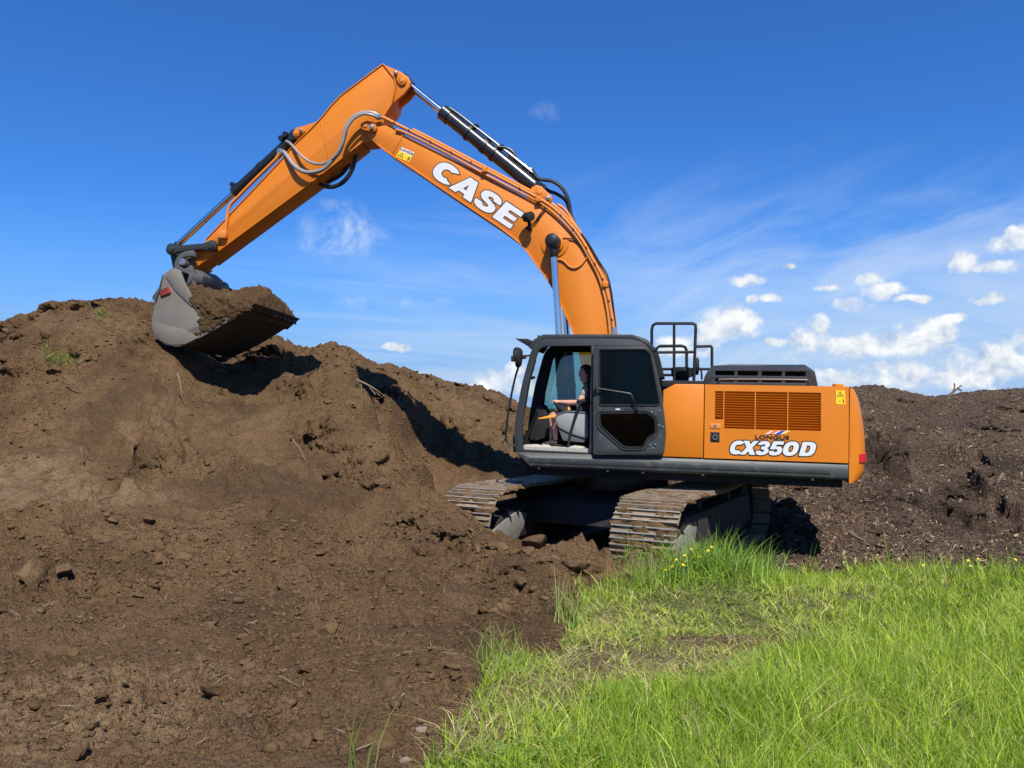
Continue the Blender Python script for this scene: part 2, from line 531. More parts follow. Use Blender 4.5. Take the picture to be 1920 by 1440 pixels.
# ------------------------------------------------------------------ ground material
def new_mat(name):
    m = bpy.data.materials.new(name)
    m.use_nodes = True
    m.node_tree.nodes.clear()
    N = NT(m.node_tree)
    b = N.node('ShaderNodeBsdfPrincipled')
    out = N.node('ShaderNodeOutputMaterial')
    m.node_tree.links.new(b.outputs[0], out.inputs['Surface'])
    return m, N, b, out


def ground_material():
    m, N, b, out = new_mat('ground')
    geo = N.node('ShaderNodeNewGeometry').outputs['Position']
    def at_(n):
        a = N.node('ShaderNodeAttribute'); a.attribute_name = n
        return a.outputs['Fac']
    n1 = N.noise(geo, 0.9, 5, 0.6)
    n2 = N.noise(geo, 7.0, 5, 0.65)
    n3 = N.noise(geo, 45.0, 4, 0.7)
    soil = N.ramp(N.math('ADD', N.math('MULTIPLY', n1, 0.55), N.math('MULTIPLY', n2, 0.45)),
                  [(0.30, (0.066, 0.035, 0.015)), (0.47, (0.128, 0.074, 0.034)), (0.66, (0.188, 0.116, 0.058))])
    dry = (0.235, 0.155, 0.085, 1)
    soil = N.mix(N.math('MULTIPLY', at_('dry'), N.smooth(n2, 0.3, 0.65)), soil, dry)
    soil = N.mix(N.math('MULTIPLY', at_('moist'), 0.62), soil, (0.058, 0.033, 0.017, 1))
    soil = N.mix(N.smooth(n3, 0.42, 0.75), soil, N.mix(0.5, soil, (0.19, 0.125, 0.07, 1)))
    # pale specks: grit, chips of root
    v = N.node('ShaderNodeTexVoronoi'); v.inputs['Scale'].default_value = 26; N.put(v.inputs['Vector'], geo)
    wn = N.node('ShaderNodeTexWhiteNoise'); N.put(wn.inputs['Vector'], v.outputs['Position'])
    speck = N.math('MULTIPLY', N.math('LESS_THAN', v.outputs['Distance'], 0.16), N.math('GREATER_THAN', wn.outputs['Value'], 0.90))
    soil = N.mix(N.math('MULTIPLY', speck, N.math('ADD', 0.25, N.math('MULTIPLY', at_('dry'), 0.6))), soil, (0.36, 0.29, 0.20, 1))
    # mulch: shredded bark
    mv = N.node('ShaderNodeMapping'); N.put(mv.inputs['Vector'], geo)
    mv.inputs['Rotation'].default_value = (0.3, 0.2, 0.6)
    mv.inputs['Scale'].default_value = (1.0, 2.4, 1.6)
    v2 = N.node('ShaderNodeTexVoronoi'); v2.inputs['Scale'].default_value = 20; N.put(v2.inputs['Vector'], mv.outputs[0])
    w2 = N.node('ShaderNodeTexWhiteNoise'); N.put(w2.inputs['Vector'], v2.outputs['Position'])
    mul = N.ramp(w2.outputs['Value'], [(0.0, (0.062, 0.039, 0.026)), (0.6, (0.118, 0.077, 0.051)), (0.85, (0.165, 0.112, 0.072)), (1.0, (0.27, 0.195, 0.125))])
    mul = N.mix(N.smooth(n1, 0.35, 0.65), mul, N.mix(0.55, mul, (0.065, 0.046, 0.037, 1)))
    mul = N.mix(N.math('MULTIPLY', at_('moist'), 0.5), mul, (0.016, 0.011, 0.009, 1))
    turf = N.ramp(n2, [(0.3, (0.075, 0.078, 0.026)), (0.5, (0.13, 0.14, 0.045)), (0.7, (0.21, 0.19, 0.085))])
    turf = N.mix(at_('bare'), turf, N.mix(0.45, soil, (0.24, 0.20, 0.12, 1)))
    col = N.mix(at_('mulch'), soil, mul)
    col = N.mix(at_('turf'), col, turf)
    N.put(b.inputs['Base Color'], col)
    b.inputs['Roughness'].default_value = 0.95
    b.inputs['Specular IOR Level'].default_value = 0.15
    bump = N.node('ShaderNodeBump')
    h = N.math('ADD', N.math('MULTIPLY', N.noise(geo, 18, 6, 0.7), 0.6), N.math('MULTIPLY', n3, 0.4))
    h = N.math('ADD', h, N.math('MULTIPLY', N.math('MULTIPLY', v2.outputs['Distance'], at_('mulch')), 0.5))
    for sc, amp in ((24, 0.40), (62, 0.28)):
        vc = N.node('ShaderNodeTexVoronoi'); vc.inputs['Scale'].default_value = sc
        N.put(vc.inputs['Vector'], N.vmath('ADD', geo, N.vmath('MULTIPLY', N.xyz(n2, n3, n1), (.03, .03, .03))))
        h = N.math('SUBTRACT', h, N.math('MULTIPLY', vc.outputs['Distance'], amp))
    N.put(bump.inputs['Height'], h)
    bump.inputs['Strength'].default_value = 1.0
    bump.inputs['Distance'].default_value = 0.08
    N.put(b.inputs['Normal'], bump.outputs[0])
    return m


def build_ground():
    aw = np.radians(37.5)
    ang = np.concatenate([np.linspace(-np.pi, -aw, 60, endpoint=False), np.linspace(-aw, aw, 850), np.linspace(aw, np.pi, 60)[1:-1]])
    rad = np.concatenate([np.linspace(0.3, 1.8, 14, endpoint=False), np.geomspace(1.8, 24, 730), np.geomspace(24, 4000, 50)[1:]])
    A, Rr = np.meshgrid(ang, rad)
    x = Rr * np.sin(A); y = Rr * np.cos(A)
    z, inf = ground_height(x, y)
    # broken, overhanging faces: dug slopes lean out towards the field where they are cloddy
    px, py = inf['px'], inf['py']
    slope = sstep(7.6, 9.2, y) * (1 - sstep(19, 21, y)) * (~inf['ins']) * (undercut(x, y)[0] > .5)
    n3 = fbm(x * 1.0, z * 1.5 + y * .25, 0.62, 3, 0.55, seed=101)
    n4 = fbm(x * 1.0, z * 1.6 + y * .25, 0.22, 3, 0.55, seed=105)
    pat = sstep(-.05, .30, fbm(x, y, 1.5, 2, seed=107)) * (1 - .85 * inf['smooth'])
    pat = np.maximum(pat, .5 * inf['mul'] * sstep(11, 12.5, y))
    lean_out = slope * pat * (0.20 * sstep(-.03, .09, n3) + 0.10 * sstep(-.02, .07, n4))
    y = y - lean_out
    farm = sstep(26, 60, Rr)
    z = z * (1 - farm) + farm * (-0.1 - 0.002 * np.clip(Rr, 0, 600))
    nr, na = A.shape
    V = np.stack([x, y, z], -1).reshape(-1, 3)
    idx = np.arange(nr * na).reshape(nr, na)
    a = idx[:-1, :]; b = idx[1:, :]
    nx = np.roll(np.arange(na), -1)
    F = np.stack([a, a[:, nx], b[:, nx], b], -1).reshape(-1, 4)
    # close the hole under the camera
    V = np.vstack([V, [[0, 0, 0]]])
    o = mesh_np('ground', V, F[:, ::-1], ground_material(), smooth=True)
    bm = None
    def full(v): return np.concatenate([np.asarray(v, dtype=float).ravel(), [0.0]])
    px, py = inf['px'], inf['py']
    dry = np.zeros_like(px)
    for cx, cy, rx, ry, s in ((60, 905, 170, 60, 1.0), (200, 620, 120, 30, .35), (280, 790, 60, 60, .45), (250, 930, 120, 22, .8), (150, 1340, 260, 70, .9), (330, 1270, 230, 26, .8), (20, 1400, 200, 60, .7),
                              (240, 1010, 200, 20, .35), (860, 690, 60, 40, .3), (420, 1250, 80, 16, .6), (960, 830, 60, 40, .3), (870, 800, 80, 60, .3)):
        dry = np.maximum(dry, s * (1 - sstep(0.2, 1.4, ((px - cx) / rx) ** 2 + ((py - cy) / ry) ** 2)))
    moist = sstep(0.10, 0.45, fbm(x, y, 1.8, 5, 0.65, seed=61)) * 0.9 * (1 - dry)
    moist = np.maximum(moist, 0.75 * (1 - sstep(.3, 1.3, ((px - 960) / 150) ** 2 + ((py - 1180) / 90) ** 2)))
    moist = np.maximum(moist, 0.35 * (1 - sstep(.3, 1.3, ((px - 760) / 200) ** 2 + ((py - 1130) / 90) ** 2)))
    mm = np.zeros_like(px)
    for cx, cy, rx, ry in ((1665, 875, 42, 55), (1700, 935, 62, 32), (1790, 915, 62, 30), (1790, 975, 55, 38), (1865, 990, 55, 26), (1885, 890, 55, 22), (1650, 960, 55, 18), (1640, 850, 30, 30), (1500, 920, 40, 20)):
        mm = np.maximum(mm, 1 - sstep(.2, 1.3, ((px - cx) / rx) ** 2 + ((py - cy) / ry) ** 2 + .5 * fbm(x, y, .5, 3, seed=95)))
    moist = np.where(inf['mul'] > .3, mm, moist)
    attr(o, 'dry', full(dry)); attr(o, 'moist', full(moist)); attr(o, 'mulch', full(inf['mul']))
    attr(o, 'turf', full(inf['ins'])); attr(o, 'bare', full(inf['bare']))
    tag(o, kind='structure')
    return o


GROUND = build_ground()
from mathutils.bvhtree import BVHTree


def zg(x, y):
    """exact height on the built ground"""
    z, _ = ground_height(np.atleast_1d(float(x)), np.atleast_1d(float(y)))
    return float(z[0])


def zga(x, y):
    return ground_height(x, y)[0]

# ------------------------------------------------------------------ materials of the machine
def paint(name, col, rough=0.4, metal=0.0, coat=0.0, dirt=0.0, dirt_col=(0.16, 0.11, 0.07), scale=3.0, spec=0.5, bump=0.0, streak=0.0):
    m, N, b, out = new_mat(name)
    tc = N.node('ShaderNodeTexCoord').outputs['Object']
    c = tuple(col) + (1,)
    n = N.noise(tc, scale, 6, 0.65)
    src = N.mix(N.smooth(n, 0.35, 0.7), c, tuple(v * 0.93 for v in col) + (1,))
    if dirt > 0:
        n2 = N.noise(tc, scale * 2.7, 7, 0.7, 0.4)
        f = N.math('MULTIPLY', N.smooth(n2, 0.62 - 0.3 * dirt, 0.86 - 0.3 * dirt), min(1.0, 0.35 + dirt * 0.65))
        src = N.mix(f, src, tuple(dirt_col) + (1,))
        N.put(b.inputs['Roughness'], N.math('ADD', rough, N.math('MULTIPLY', f, 0.9 - rough)))
    else:
        N.put(b.inputs['Roughness'], N.math('ADD', rough - 0.06, N.math('MULTIPLY', n, 0.14)))
    N.put(b.inputs['Base Color'], src)
    b.inputs['Metallic'].default_value = metal
    b.inputs['Coat Weight'].default_value = coat
    b.inputs['Coat Roughness'].default_value = 0.12
    b.inputs['Specular IOR Level'].default_value = spec
    if bump > 0:
        bp = N.node('ShaderNodeBump')
        N.put(bp.inputs['Height'], N.noise(tc, scale * 9, 5, 0.7))
        bp.inputs['Strength'].default_value = bump
        bp.inputs['Distance'].default_value = 0.02
        N.put(b.inputs['Normal'], bp.outputs[0])
    return m


def glass_mat(name, tint, refl=0.12, fres=1.0):
    m = bpy.data.materials.new(name)
    m.use_nodes = True
    m.node_tree.nodes.clear()
    N = NT(m.node_tree)
    tr = N.node('ShaderNodeBsdfTransparent'); tr.inputs[0].default_value = tuple(tint) + (1,)
    gl = N.node('ShaderNodeBsdfGlossy'); gl.inputs['Roughness'].default_value = 0.02
    gl.inputs['Color'].default_value = (0.9, 0.95, 0.95, 1)
    lw = N.node('ShaderNodeFresnel'); lw.inputs['IOR'].default_value = 1.45
    mx = N.node('ShaderNodeMixShader')
    N.put(mx.inputs[0], N.math('ADD', N.math('MULTIPLY', lw.outputs[0], fres), refl, clamp=True))
    m.node_tree.links.new(tr.outputs[0], mx.inputs[1])
    m.node_tree.links.new(gl.outputs[0], mx.inputs[2])
    out = N.node('ShaderNodeOutputMaterial')
    m.node_tree.links.new(mx.outputs[0], out.inputs['Surface'])
    return m


M = {
    'orange': paint('orange_paint', (0.555, 0.165, 0.0085), 0.42, coat=0.06, dirt=0.14, scale=1.3, dirt_col=(0.50, 0.20, 0.05), spec=0.35),
    'orange_pipe': paint('orange_pipe', (0.60, 0.20, 0.03), 0.42, scale=2.0),
    'grey': paint('dark_grey_paint', (0.026, 0.029, 0.029), 0.42, dirt=0.10, dirt_col=(0.13, 0.12, 0.105), scale=2.2),
    'grey_dusty': paint('dusty_grey_paint', (0.027, 0.030, 0.030), 0.5, dirt=0.32, dirt_col=(0.12, 0.115, 0.10), scale=2.4),
    'black': paint('black_paint', (0.010, 0.010, 0.011), 0.4, scale=2.0),
    'soft_black': paint('black_trim', (0.012, 0.012, 0.013), 0.75, scale=2.0, spec=0.3),
    'barrel': paint('black_cylinder_paint', (0.013, 0.014, 0.016), 0.28, scale=2.0, coat=0.2),
    'chrome': paint('chrome', (0.62, 0.66, 0.68), 0.13, metal=1.0, scale=2.0),
    'bolt': paint('zinc', (0.50, 0.50, 0.47), 0.3, metal=0.9, scale=6.0),
    'steel': paint('bucket_steel', (0.150, 0.138, 0.116), 0.6, metal=0.1, dirt=0.5, dirt_col=(0.20, 0.158, 0.105), scale=1.6, bump=0.12),
    'bucket_shaded': paint('shade_darkened_bucket', (0.035, 0.031, 0.027), 0.6, metal=0.2, dirt=0.2, dirt_col=(0.10, 0.075, 0.05), scale=2.5, bump=0.4),  # underside shade put into the colour, darker than the cheek steel
    'coupler': paint('coupler_steel', (0.085, 0.083, 0.078), 0.5, metal=0.2, dirt=0.25, dirt_col=(0.17, 0.15, 0.12), scale=3.0, bump=0.2),
    'shoe': paint('track_shoe', (0.235, 0.175, 0.112), 0.85, metal=0.0, dirt=0.6, dirt_col=(0.18, 0.12, 0.066), scale=4.0, bump=0.8),
    'worn': paint('worn_steel', (0.42, 0.37, 0.30), 0.42, metal=0.6, dirt=0.25, dirt_col=(0.22, 0.16, 0.10), scale=6.0),
    'frame_steel': paint('dirty_track_frame', (0.014, 0.013, 0.013), 0.75, dirt=0.22, dirt_col=(0.11, 0.09, 0.07), scale=1.8, bump=0.3),
    'mudplate': paint('dried_mud_steel', (0.20, 0.185, 0.155), 0.9, dirt=0.5, dirt_col=(0.10, 0.08, 0.06), scale=5.0, bump=0.9),
    'hose': paint('rubber_hose', (0.014, 0.014, 0.015), 0.45, scale=3.0),
    'hose_grey': paint('dusty_hose', (0.23, 0.23, 0.225), 0.42, scale=3.0),
    'white': paint('white_decal', (0.60, 0.61, 0.615), 0.5, scale=4.0, spec=0.3),
    'ink': paint('black_decal', (0.012, 0.012, 0.012), 0.5, scale=4.0),
    'yellow': paint('yellow_decal', (0.85, 0.55, 0.01), 0.45, scale=4.0),
    'blue': paint('blue_decal', (0.02, 0.06, 0.42), 0.45, scale=4.0),
    'orange_d': paint('orange_red_decal', (0.80, 0.13, 0.012), 0.45, scale=4.0),
    'red': paint('red_lens', (0.62, 0.010, 0.020), 0.25, scale=4.0, coat=0.4),
    'red_plate': paint('red_plate', (0.42, 0.035, 0.028), 0.5, scale=4.0),
    'console': paint('grey_console', (0.23, 0.24, 0.245), 0.55, scale=3.0),
    'console_dark': paint('dark_console', (0.085, 0.09, 0.095), 0.6, scale=3.0),
    'lever': paint('orange_lever', (0.85, 0.33, 0.02), 0.45, scale=3.0),
    'interior': paint('cab_interior', (0.016, 0.016, 0.017), 0.8, scale=3.0, spec=0.2),
    'floor_mat': paint('dusty_floor', (0.34, 0.32, 0.28), 0.85, dirt=0.4, dirt_col=(0.12, 0.10, 0.08), scale=6.0),
    'recess': paint('grille_recess', (0.045, 0.016, 0.005), 0.8, scale=2.0),
    'glass': glass_mat('tinted_glass', (0.42, 0.62, 0.60), 0.05),
    'glass_front': glass_mat('windscreen_glass', (0.90, 0.95, 0.95), 0.02, 0.06),
    'glass_dark': glass_mat('dark_door_glass', (0.10, 0.12, 0.125), 0.0, 0.45),
    'loam': None,
}


def loam_material(name='loam', k=1.0):
    m, N, b, out = new_mat(name)
    geo = N.node('ShaderNodeNewGeometry').outputs['Position']
    n1 = N.noise(geo, 3.0, 6, 0.65); n2 = N.noise(geo, 22, 5, 0.7)
    ob = N.node('ShaderNodeObjectInfo').outputs['Random']
    c = N.ramp(N.math('ADD', N.math('MULTIPLY', n1, 0.6), N.math('MULTIPLY', n2, 0.4)),
               [(0.33, (0.060, 0.034, 0.016)), (0.5, (0.113, 0.068, 0.033)), (0.68, (0.168, 0.108, 0.057))])
    if k != 1.0:
        c = N.mix(1.0, c, (k, k * .97, k * .94, 1), 'MULTIPLY')
    N.put(b.inputs['Base Color'], c)
    b.inputs['Roughness'].default_value = 0.95
    b.inputs['Specular IOR Level'].default_value = 0.15
    bp = N.node('ShaderNodeBump')
    N.put(bp.inputs['Height'], N.noise(geo, 30, 6, 0.72))
    bp.inputs['Strength'].default_value = 0.9
    bp.inputs['Distance'].default_value = 0.03
    N.put(b.inputs['Normal'], bp.outputs[0])
    return m


M['loam'] = loam_material()
M['damp_loam'] = loam_material('damp_loam', 0.62)      # freshly dug, still moist

# ------------------------------------------------------------------ the machine's own frame: x forward, y left (towards the camera), z up
YAW, NOSE = R(13), R(1.3)
HF = np.array([-math.cos(YAW) * math.cos(NOSE), math.sin(YAW) * math.cos(NOSE), math.sin(NOSE)])
HL = np.array([-math.sin(YAW), -math.cos(YAW), 0.0])
HU = np.cross(HF, HL)
HO = np.array([MO[0], MO[1], TRACK_Z])
HM = Matrix(((HF[0], HL[0], HU[0], HO[0]), (HF[1], HL[1], HU[1], HO[1]), (HF[2], HL[2], HU[2], HO[2]), (0, 0, 0, 1)))


def L(px, py, y):
    """(x, z) in the machine's frame of what shows at a pixel, y metres left of the swing centre"""
    d = ray(px, py)
    t = (y - (CAM - HO) @ HL) / (d @ HL)
    q = CAM + t * d - HO
    return (float(q @ HF), float(q @ HU))


def L3(px, py, y):
    x, z = L(px, py, y)
    return Vector((x, y, z))


def LL(pts, y):
    return [L(a, b, y) for a, b in pts]


class MB:
    """collects shapes, then links them as one mesh object"""
    def __init__(self):
        self.bm = bmesh.new()

    def add(self, verts, faces):
        vs = [self.bm.verts.new(v) for v in verts]
        for f in faces:
            try:
                self.bm.faces.new([vs[i] for i in f])
            except ValueError:
                pass
        return vs

    def box(self, x0, x1, y0, y1, z0, z1):
        v = [(x, y, z) for x in (x0, x1) for y in (y0, y1) for z in (z0, z1)]
        self.add(v, [(0, 1, 3, 2), (4, 6, 7, 5), (0, 4, 5, 1), (2, 3, 7, 6), (0, 2, 6, 4), (1, 5, 7, 3)])
        return self

    def prism(self, pts, y0, y1):
        """outline in (x, z), extruded along y"""
        n = len(pts)
        v = [(x, y0, z) for x, z in pts] + [(x, y1, z) for x, z in pts]
        f = [tuple(range(n)), tuple(range(2 * n - 1, n - 1, -1))]
        f += [(i, (i + 1) % n, n + (i + 1) % n, n + i) for i in range(n)]
        self.add(v, f)
        return self

    def loft(self, rings, close=True, caps=True):
        k = len(rings[0])
        v = [p for r in rings for p in r]
        f = []
        for j in range(len(rings) - 1):
            for i in range(k if close else k - 1):
                i2 = (i + 1) % k
                f.append((j * k + i, j * k + i2, (j + 1) * k + i2, (j + 1) * k + i))
        if caps:
            f.append(tuple(range(k - 1, -1, -1)))
            f.append(tuple((len(rings) - 1) * k + i for i in range(k)))
        self.add(v, f)
        return self

    def tube(self, path, r, seg=10, caps=True):
        P = [Vector(p) for p in path]
        rr = r if isinstance(r, (list, tuple)) else [r] * len(P)
        rings = []
        prev = None
        for i, p in enumerate(P):
            t = (P[min(i + 1, len(P) - 1)] - P[max(i - 1, 0)]).normalized()
            if prev is None:
                a = Vector((0, 1, 0)) if abs(t.y) < 0.9 else Vector((1, 0, 0))
                u = t.cross(a).normalized()
            else:
                u = (prev - t * prev.dot(t)).normalized()
            prev = u
            w = t.cross(u)
            rings.append([p + (u * math.cos(2 * math.pi * k / seg) + w * math.sin(2 * math.pi * k / seg)) * rr[i] for k in range(seg)])
        return self.loft(rings, True, caps)

    def cyl(self, a, b, r, seg=20):
        return self.tube([a, b], r, seg)

    def build(self, name, mat, parent=None, bevel=0.0, seg=2, angle=35):
        bm = self.bm
        bmesh.ops.recalc_face_normals(bm, faces=bm.faces[:])
        if bevel > 0:
            ed = [e for e in bm.edges if len(e.link_faces) == 2 and e.calc_face_angle(0) > R(28)]
            bmesh.ops.bevel(bm, geom=ed, offset=bevel, segments=seg, profile=0.5, affect='EDGES', clamp_overlap=True)
        me = bpy.data.meshes.new(name)
        bm.to_mesh(me)
        bm.free()
        return link(name, me, mat, parent, angle)


def link(name, me, mat, parent=None, angle=35):
    for p in me.polygons:
        p.use_smooth = True
    me.set_sharp_from_angle(angle=R(angle))
    if mat and not me.materials:
        me.materials.append(mat)
    o = bpy.data.objects.new(name, me)
    COL.objects.link(o)
    if parent: o.parent = parent
    return o


def plate_mesh(outer, holes, y0, y1, offset=0.0, bevel=0.0):
    """flat plate with openings: outlines in (x, z), thick from y0 to y1"""
    cu = bpy.data.curves.new('plate', 'CURVE')
    cu.dimensions = '2D'
    cu.fill_mode = 'BOTH'
    cu.extrude = abs(y1 - y0) / 2
    cu.offset = offset
    for pts in [outer] + list(holes):
        sp = cu.splines.new('POLY')
        sp.points.add(len(pts) - 1)
        for q, (x, z) in zip(sp.points, pts):
            q.co = (x, z, 0, 1)
        sp.use_cyclic_u = True
    ob = bpy.data.objects.new('plate', cu)
    COL.objects.link(ob)
    dg = bpy.context.evaluated_depsgraph_get()
    me = bpy.data.meshes.new_from_object(ob.evaluated_get(dg))
    bpy.data.objects.remove(ob)
    bpy.data.curves.remove(cu)
    ym = (y0 + y1) / 2
    bm = bmesh.new()
    bm.from_mesh(me)
    bpy.data.meshes.remove(me)
    for v in bm.verts:
        v.co = Vector((v.co.x, ym + v.co.z, v.co.y))
    bmesh.ops.remove_doubles(bm, verts=bm.verts[:], dist=0.0004)
    bmesh.ops.recalc_face_normals(bm, faces=bm.faces[:])
    if bevel > 0:
        ed = [e for e in bm.edges if len(e.link_faces) == 2 and e.calc_face_angle(0) > R(50)]
        bmesh.ops.bevel(bm, geom=ed, offset=bevel, segments=2, profile=0.5, affect='EDGES', clamp_overlap=True)
    return bm


def plate(name, outer, holes, y0, y1, mat, parent, bevel=0.0):
    bm = plate_mesh(outer, holes, y0, y1, 0.0, bevel)
    me = bpy.data.meshes.new(name)
    bm.to_mesh(me)
    bm.free()
    return link(name, me, mat, parent, 30)


def rounded(pts, r, n=4):
    """round the corners of an outline"""
    out = []
    m = len(pts)
    for i in range(m):
        p0 = Vector(pts[i - 1]); p = Vector(pts[i]); p2 = Vector(pts[(i + 1) % m])
        a = (p0 - p); b = (p2 - p)
        d = min(r, a.length * 0.45, b.length * 0.45)
        A = p + a.normalized() * d; B = p + b.normalized() * d
        for k in range(n + 1):
            t = k / n
            q = A * (1 - t) ** 2 + p * 2 * t * (1 - t) + B * t * t
            out.append((q.x, q.y))
    return out


def spline(pts, n=6, closed=False):
    """Catmull-Rom through the points (any dimension)"""
    P = [Vector(p) for p in pts]
    out = []
    m = len(P)
    rng = m if closed else m - 1
    for i in range(rng):
        p0 = P[(i - 1) % m] if closed or i > 0 else P[0]
        p1 = P[i]; p2 = P[(i + 1) % m]
        p3 = P[(i + 2) % m] if closed or i + 2 < m else P[-1]
        for k in range(n):
            t = k / n
            out.append(0.5 * ((2 * p1) + (p2 - p0) * t + (2 * p0 - 5 * p1 + 4 * p2 - p3) * t * t + (3 * p1 - p0 - 3 * p2 + p3) * t ** 3))
    if not closed:
        out.append(P[-1])
    return out


def band(path, thick, inward=1):
    """closed outline of a strip running along an open path of (x, z) points"""
    P = [Vector(p) for p in path]
    off = []
    for i, p in enumerate(P):
        t = (P[min(i + 1, len(P) - 1)] - P[max(i - 1, 0)]).normalized()
        nrm = Vector((-t.y, t.x)) * inward
        off.append(p + nrm * thick)
    return [(p.x, p.y) for p in P] + [(p.x, p.y) for p in reversed(off)]


EX = bpy.data.objects.new('excavator', None)
COL.objects.link(EX)
EX.matrix_world = HM
tag(EX, 'orange tracked excavator with dark grey cab lifting a loaded bucket over the soil heap', 'excavator')

# ------------------------------------------------------------------ undercarriage
TANG = math.atan2(TF[1], TF[0])
TM = Matrix.Translation((MO[0], MO[1], TRACK_Z)) @ Matrix.Rotation(TANG, 4, 'Z')
UT = HM.inverted() @ TM            # track frame (x ahead, y left, z up) inside the machine's frame


def undercarriage():
    mb = MB()
    mb.prism([(-1.0, 0.45), (-0.9, 0.80), (-0.55, 0.95), (0.55, 0.95), (0.9, 0.80), (1.0, 0.45), (0.7, 0.40), (-0.7, 0.40)], -1.06, 1.06)
    car = mb.build('car_body', M['frame_steel'], EX, 0.03)
    car.matrix_local = UT
    ring = MB()
    ring.cyl((0, 0, 0.95), (0, 0, 1.21), 0.72, 40)
    rg = ring.build('swing_bearing', M['black'], EX, 0.01)
    rg.matrix_local = UT
    # one shoe, shared by all
    sb = MB()
    w = 0.42
    sb.box(-0.092, 0.090, -w, w, -0.012, 0.010)
    for gx in (-0.078, 0.0, 0.076):
        sb.prism([(gx - 0.014, 0.008), (gx + 0.014, 0.008), (gx + 0.008, 0.042), (gx - 0.008, 0.042)], -w + 0.004, w - 0.004)
    bm = sb.bm
    bmesh.ops.recalc_face_normals(bm, faces=bm.faces[:])
    shoe_me = bpy.data.meshes.new('shoe')
    bm.to_mesh(shoe_me); bm.free()
    shoe_me.materials.append(M['shoe']); shoe_me.materials.append(M['worn'])
    for p in shoe_me.polygons:
        if p.normal.z > 0.9 and p.center.z > 0.03:
            p.material_index = 1
    # path of the chain
    r0 = 0.46
    zc = r0 + 0.055
    half = 1.99
    pts = []
    Ls = [2 * half, math.pi * r0, 2 * half, math.pi * r0]
    tot = sum(Ls)
    n = int(round(tot / 0.205))
    def pose(s):
        s %= tot
        if s < Ls[0]:
            return (-half + s, zc + r0 + 0.02 * math.sin(s * 2.2), 0.0)
        s -= Ls[0]
        if s < Ls[1]:
            a = s / r0
            return (half + r0 * math.sin(a), zc + r0 * math.cos(a), a)
        s -= Ls[1]
        if s < Ls[2]:
            return (half - s, zc - r0, math.pi)
        s -= Ls[2]
        a = math.pi + s / r0
        return (-half + r0 * math.sin(a), zc + r0 * math.cos(a), a)
    for side in (1, -1):
        y = 1.3 * side
        fr = MB()
        fr.prism([(-1.95, 0.33), (-1.7, 0.76), (1.55, 0.76), (1.95, 0.60), (2.0, 0.42), (1.6, 0.27), (-1.6, 0.25)], y - 0.24, y + 0.24)
        t = fr.build('track', M['frame_steel'], EX, 0.03)
        t.matrix_local = UT
        t['label'] = 'track nearest the grass' if side == 1 else 'track on the far side beside the soil heap'
        for k in range(n):
            px_, pz_, a = pose((k + 0.3) * tot / n)
            s = bpy.data.objects.new('shoe', shoe_me)
            COL.objects.link(s)
            s.parent = t
            s.matrix_local = Matrix.Translation((px_, y, pz_)) @ Matrix.Rotation(a, 4, 'Y') @ Matrix.Translation((0, 0, 0.035))
        ch = MB()
        for yy in (y - 0.13, y + 0.13):
            N_ = 72
            r1, r2 = r0 + 0.02, r0 - 0.09
            ring1 = []; ring2 = []
            for k in range(N_):
                x_, z_, a = pose(k * tot / N_)
                nx_, nz_ = math.sin(a), math.cos(a)
                ring1.append((x_ + nx_ * 0.02, z_ + nz_ * 0.02)); ring2.append((x_ - nx_ * 0.09, z_ - nz_ * 0.09))
            rings = [[(ring1[k][0], yy - 0.025, ring1[k][1]), (ring1[k][0], yy + 0.025, ring1[k][1]), (ring2[k][0], yy + 0.025, ring2[k][1]), (ring2[k][0], yy - 0.025, ring2[k][1])] for k in range(N_)]
            ch.loft(rings + [rings[0]], True, False)
        ch.build('chain', M['frame_steel'], t)
        for nm, x_, rr in (('idler', half, 0.37), ('sprocket', -half, 0.36)):
            w_ = MB()
            w_.cyl((x_, y - 0.11, zc), (x_, y + 0.11, zc), rr, 28)
            w_.build(nm, M['frame_steel'], t, 0.01)
        for k in range(8):
            x_ = -1.45 + k * 0.41
            w_ = MB()
            w_.cyl((x_, y - 0.19, 0.25), (x_, y + 0.19, 0.25), 0.115, 18)
            w_.build('roller', M['frame_steel'], t, 0.01)
        for x_ in (-0.8, 0.7):
            w_ = MB()
            w_.cyl((x_, y - 0.17, 0.82), (x_, y + 0.17, 0.82), 0.075, 16)
            w_.build('carrier_roller', M['frame_steel'], t, 0.01)
        # guard plate at the front end, caked with dried mud
        g = MB()
        ys = y + 0.245
        g.prism([(2.18, 0.26), (2.22, 0.44), (2.06, 0.50), (1.8, 0.58), (1.5, 0.66), (1.2, 0.60), (1.3, 0.40), (1.5, 0.24)], ys, ys + 0.03)
        g.build('guard_plate', M['mudplate'], t, 0.006)
        # lumps of mud stuck to the shoes
        rq = random.Random(31 + side)
        mud = MB()
        for q in range(130):
            s0 = Ls[0] * rq.uniform(0.80, 1.0) if q < 50 else Ls[0] + Ls[1] * rq.uniform(0, .85)
            x_, z_, a = pose(s0)
            nx_, nz_ = math.sin(a), math.cos(a)
            yy = y + rq.uniform(-.38, .38)
            c = Vector((x_ + nx_ * .052, yy, z_ + nz_ * .052))
            tx = Vector((nz_, 0, -nx_)); nn = Vector((nx_, 0, nz_)); ty = Vector((0, 1, 0))
            sz = rq.uniform(.02, .075); wy = sz * rq.uniform(1.0, 2.6)
            rings = []
            for hgt, kk in ((-.02, 1.0), (.006, .95), (.016 + sz * .15, .55)):
                rings.append([c + nn * hgt * rq.uniform(.8, 1.3) + tx * (sz * kk * math.cos(t_) * rq.uniform(.7, 1.2)) + ty * (wy * kk * math.sin(t_) * rq.uniform(.7, 1.2)) for t_ in np.linspace(0, 6.283, 8, endpoint=False)])
            mud.loft(rings)
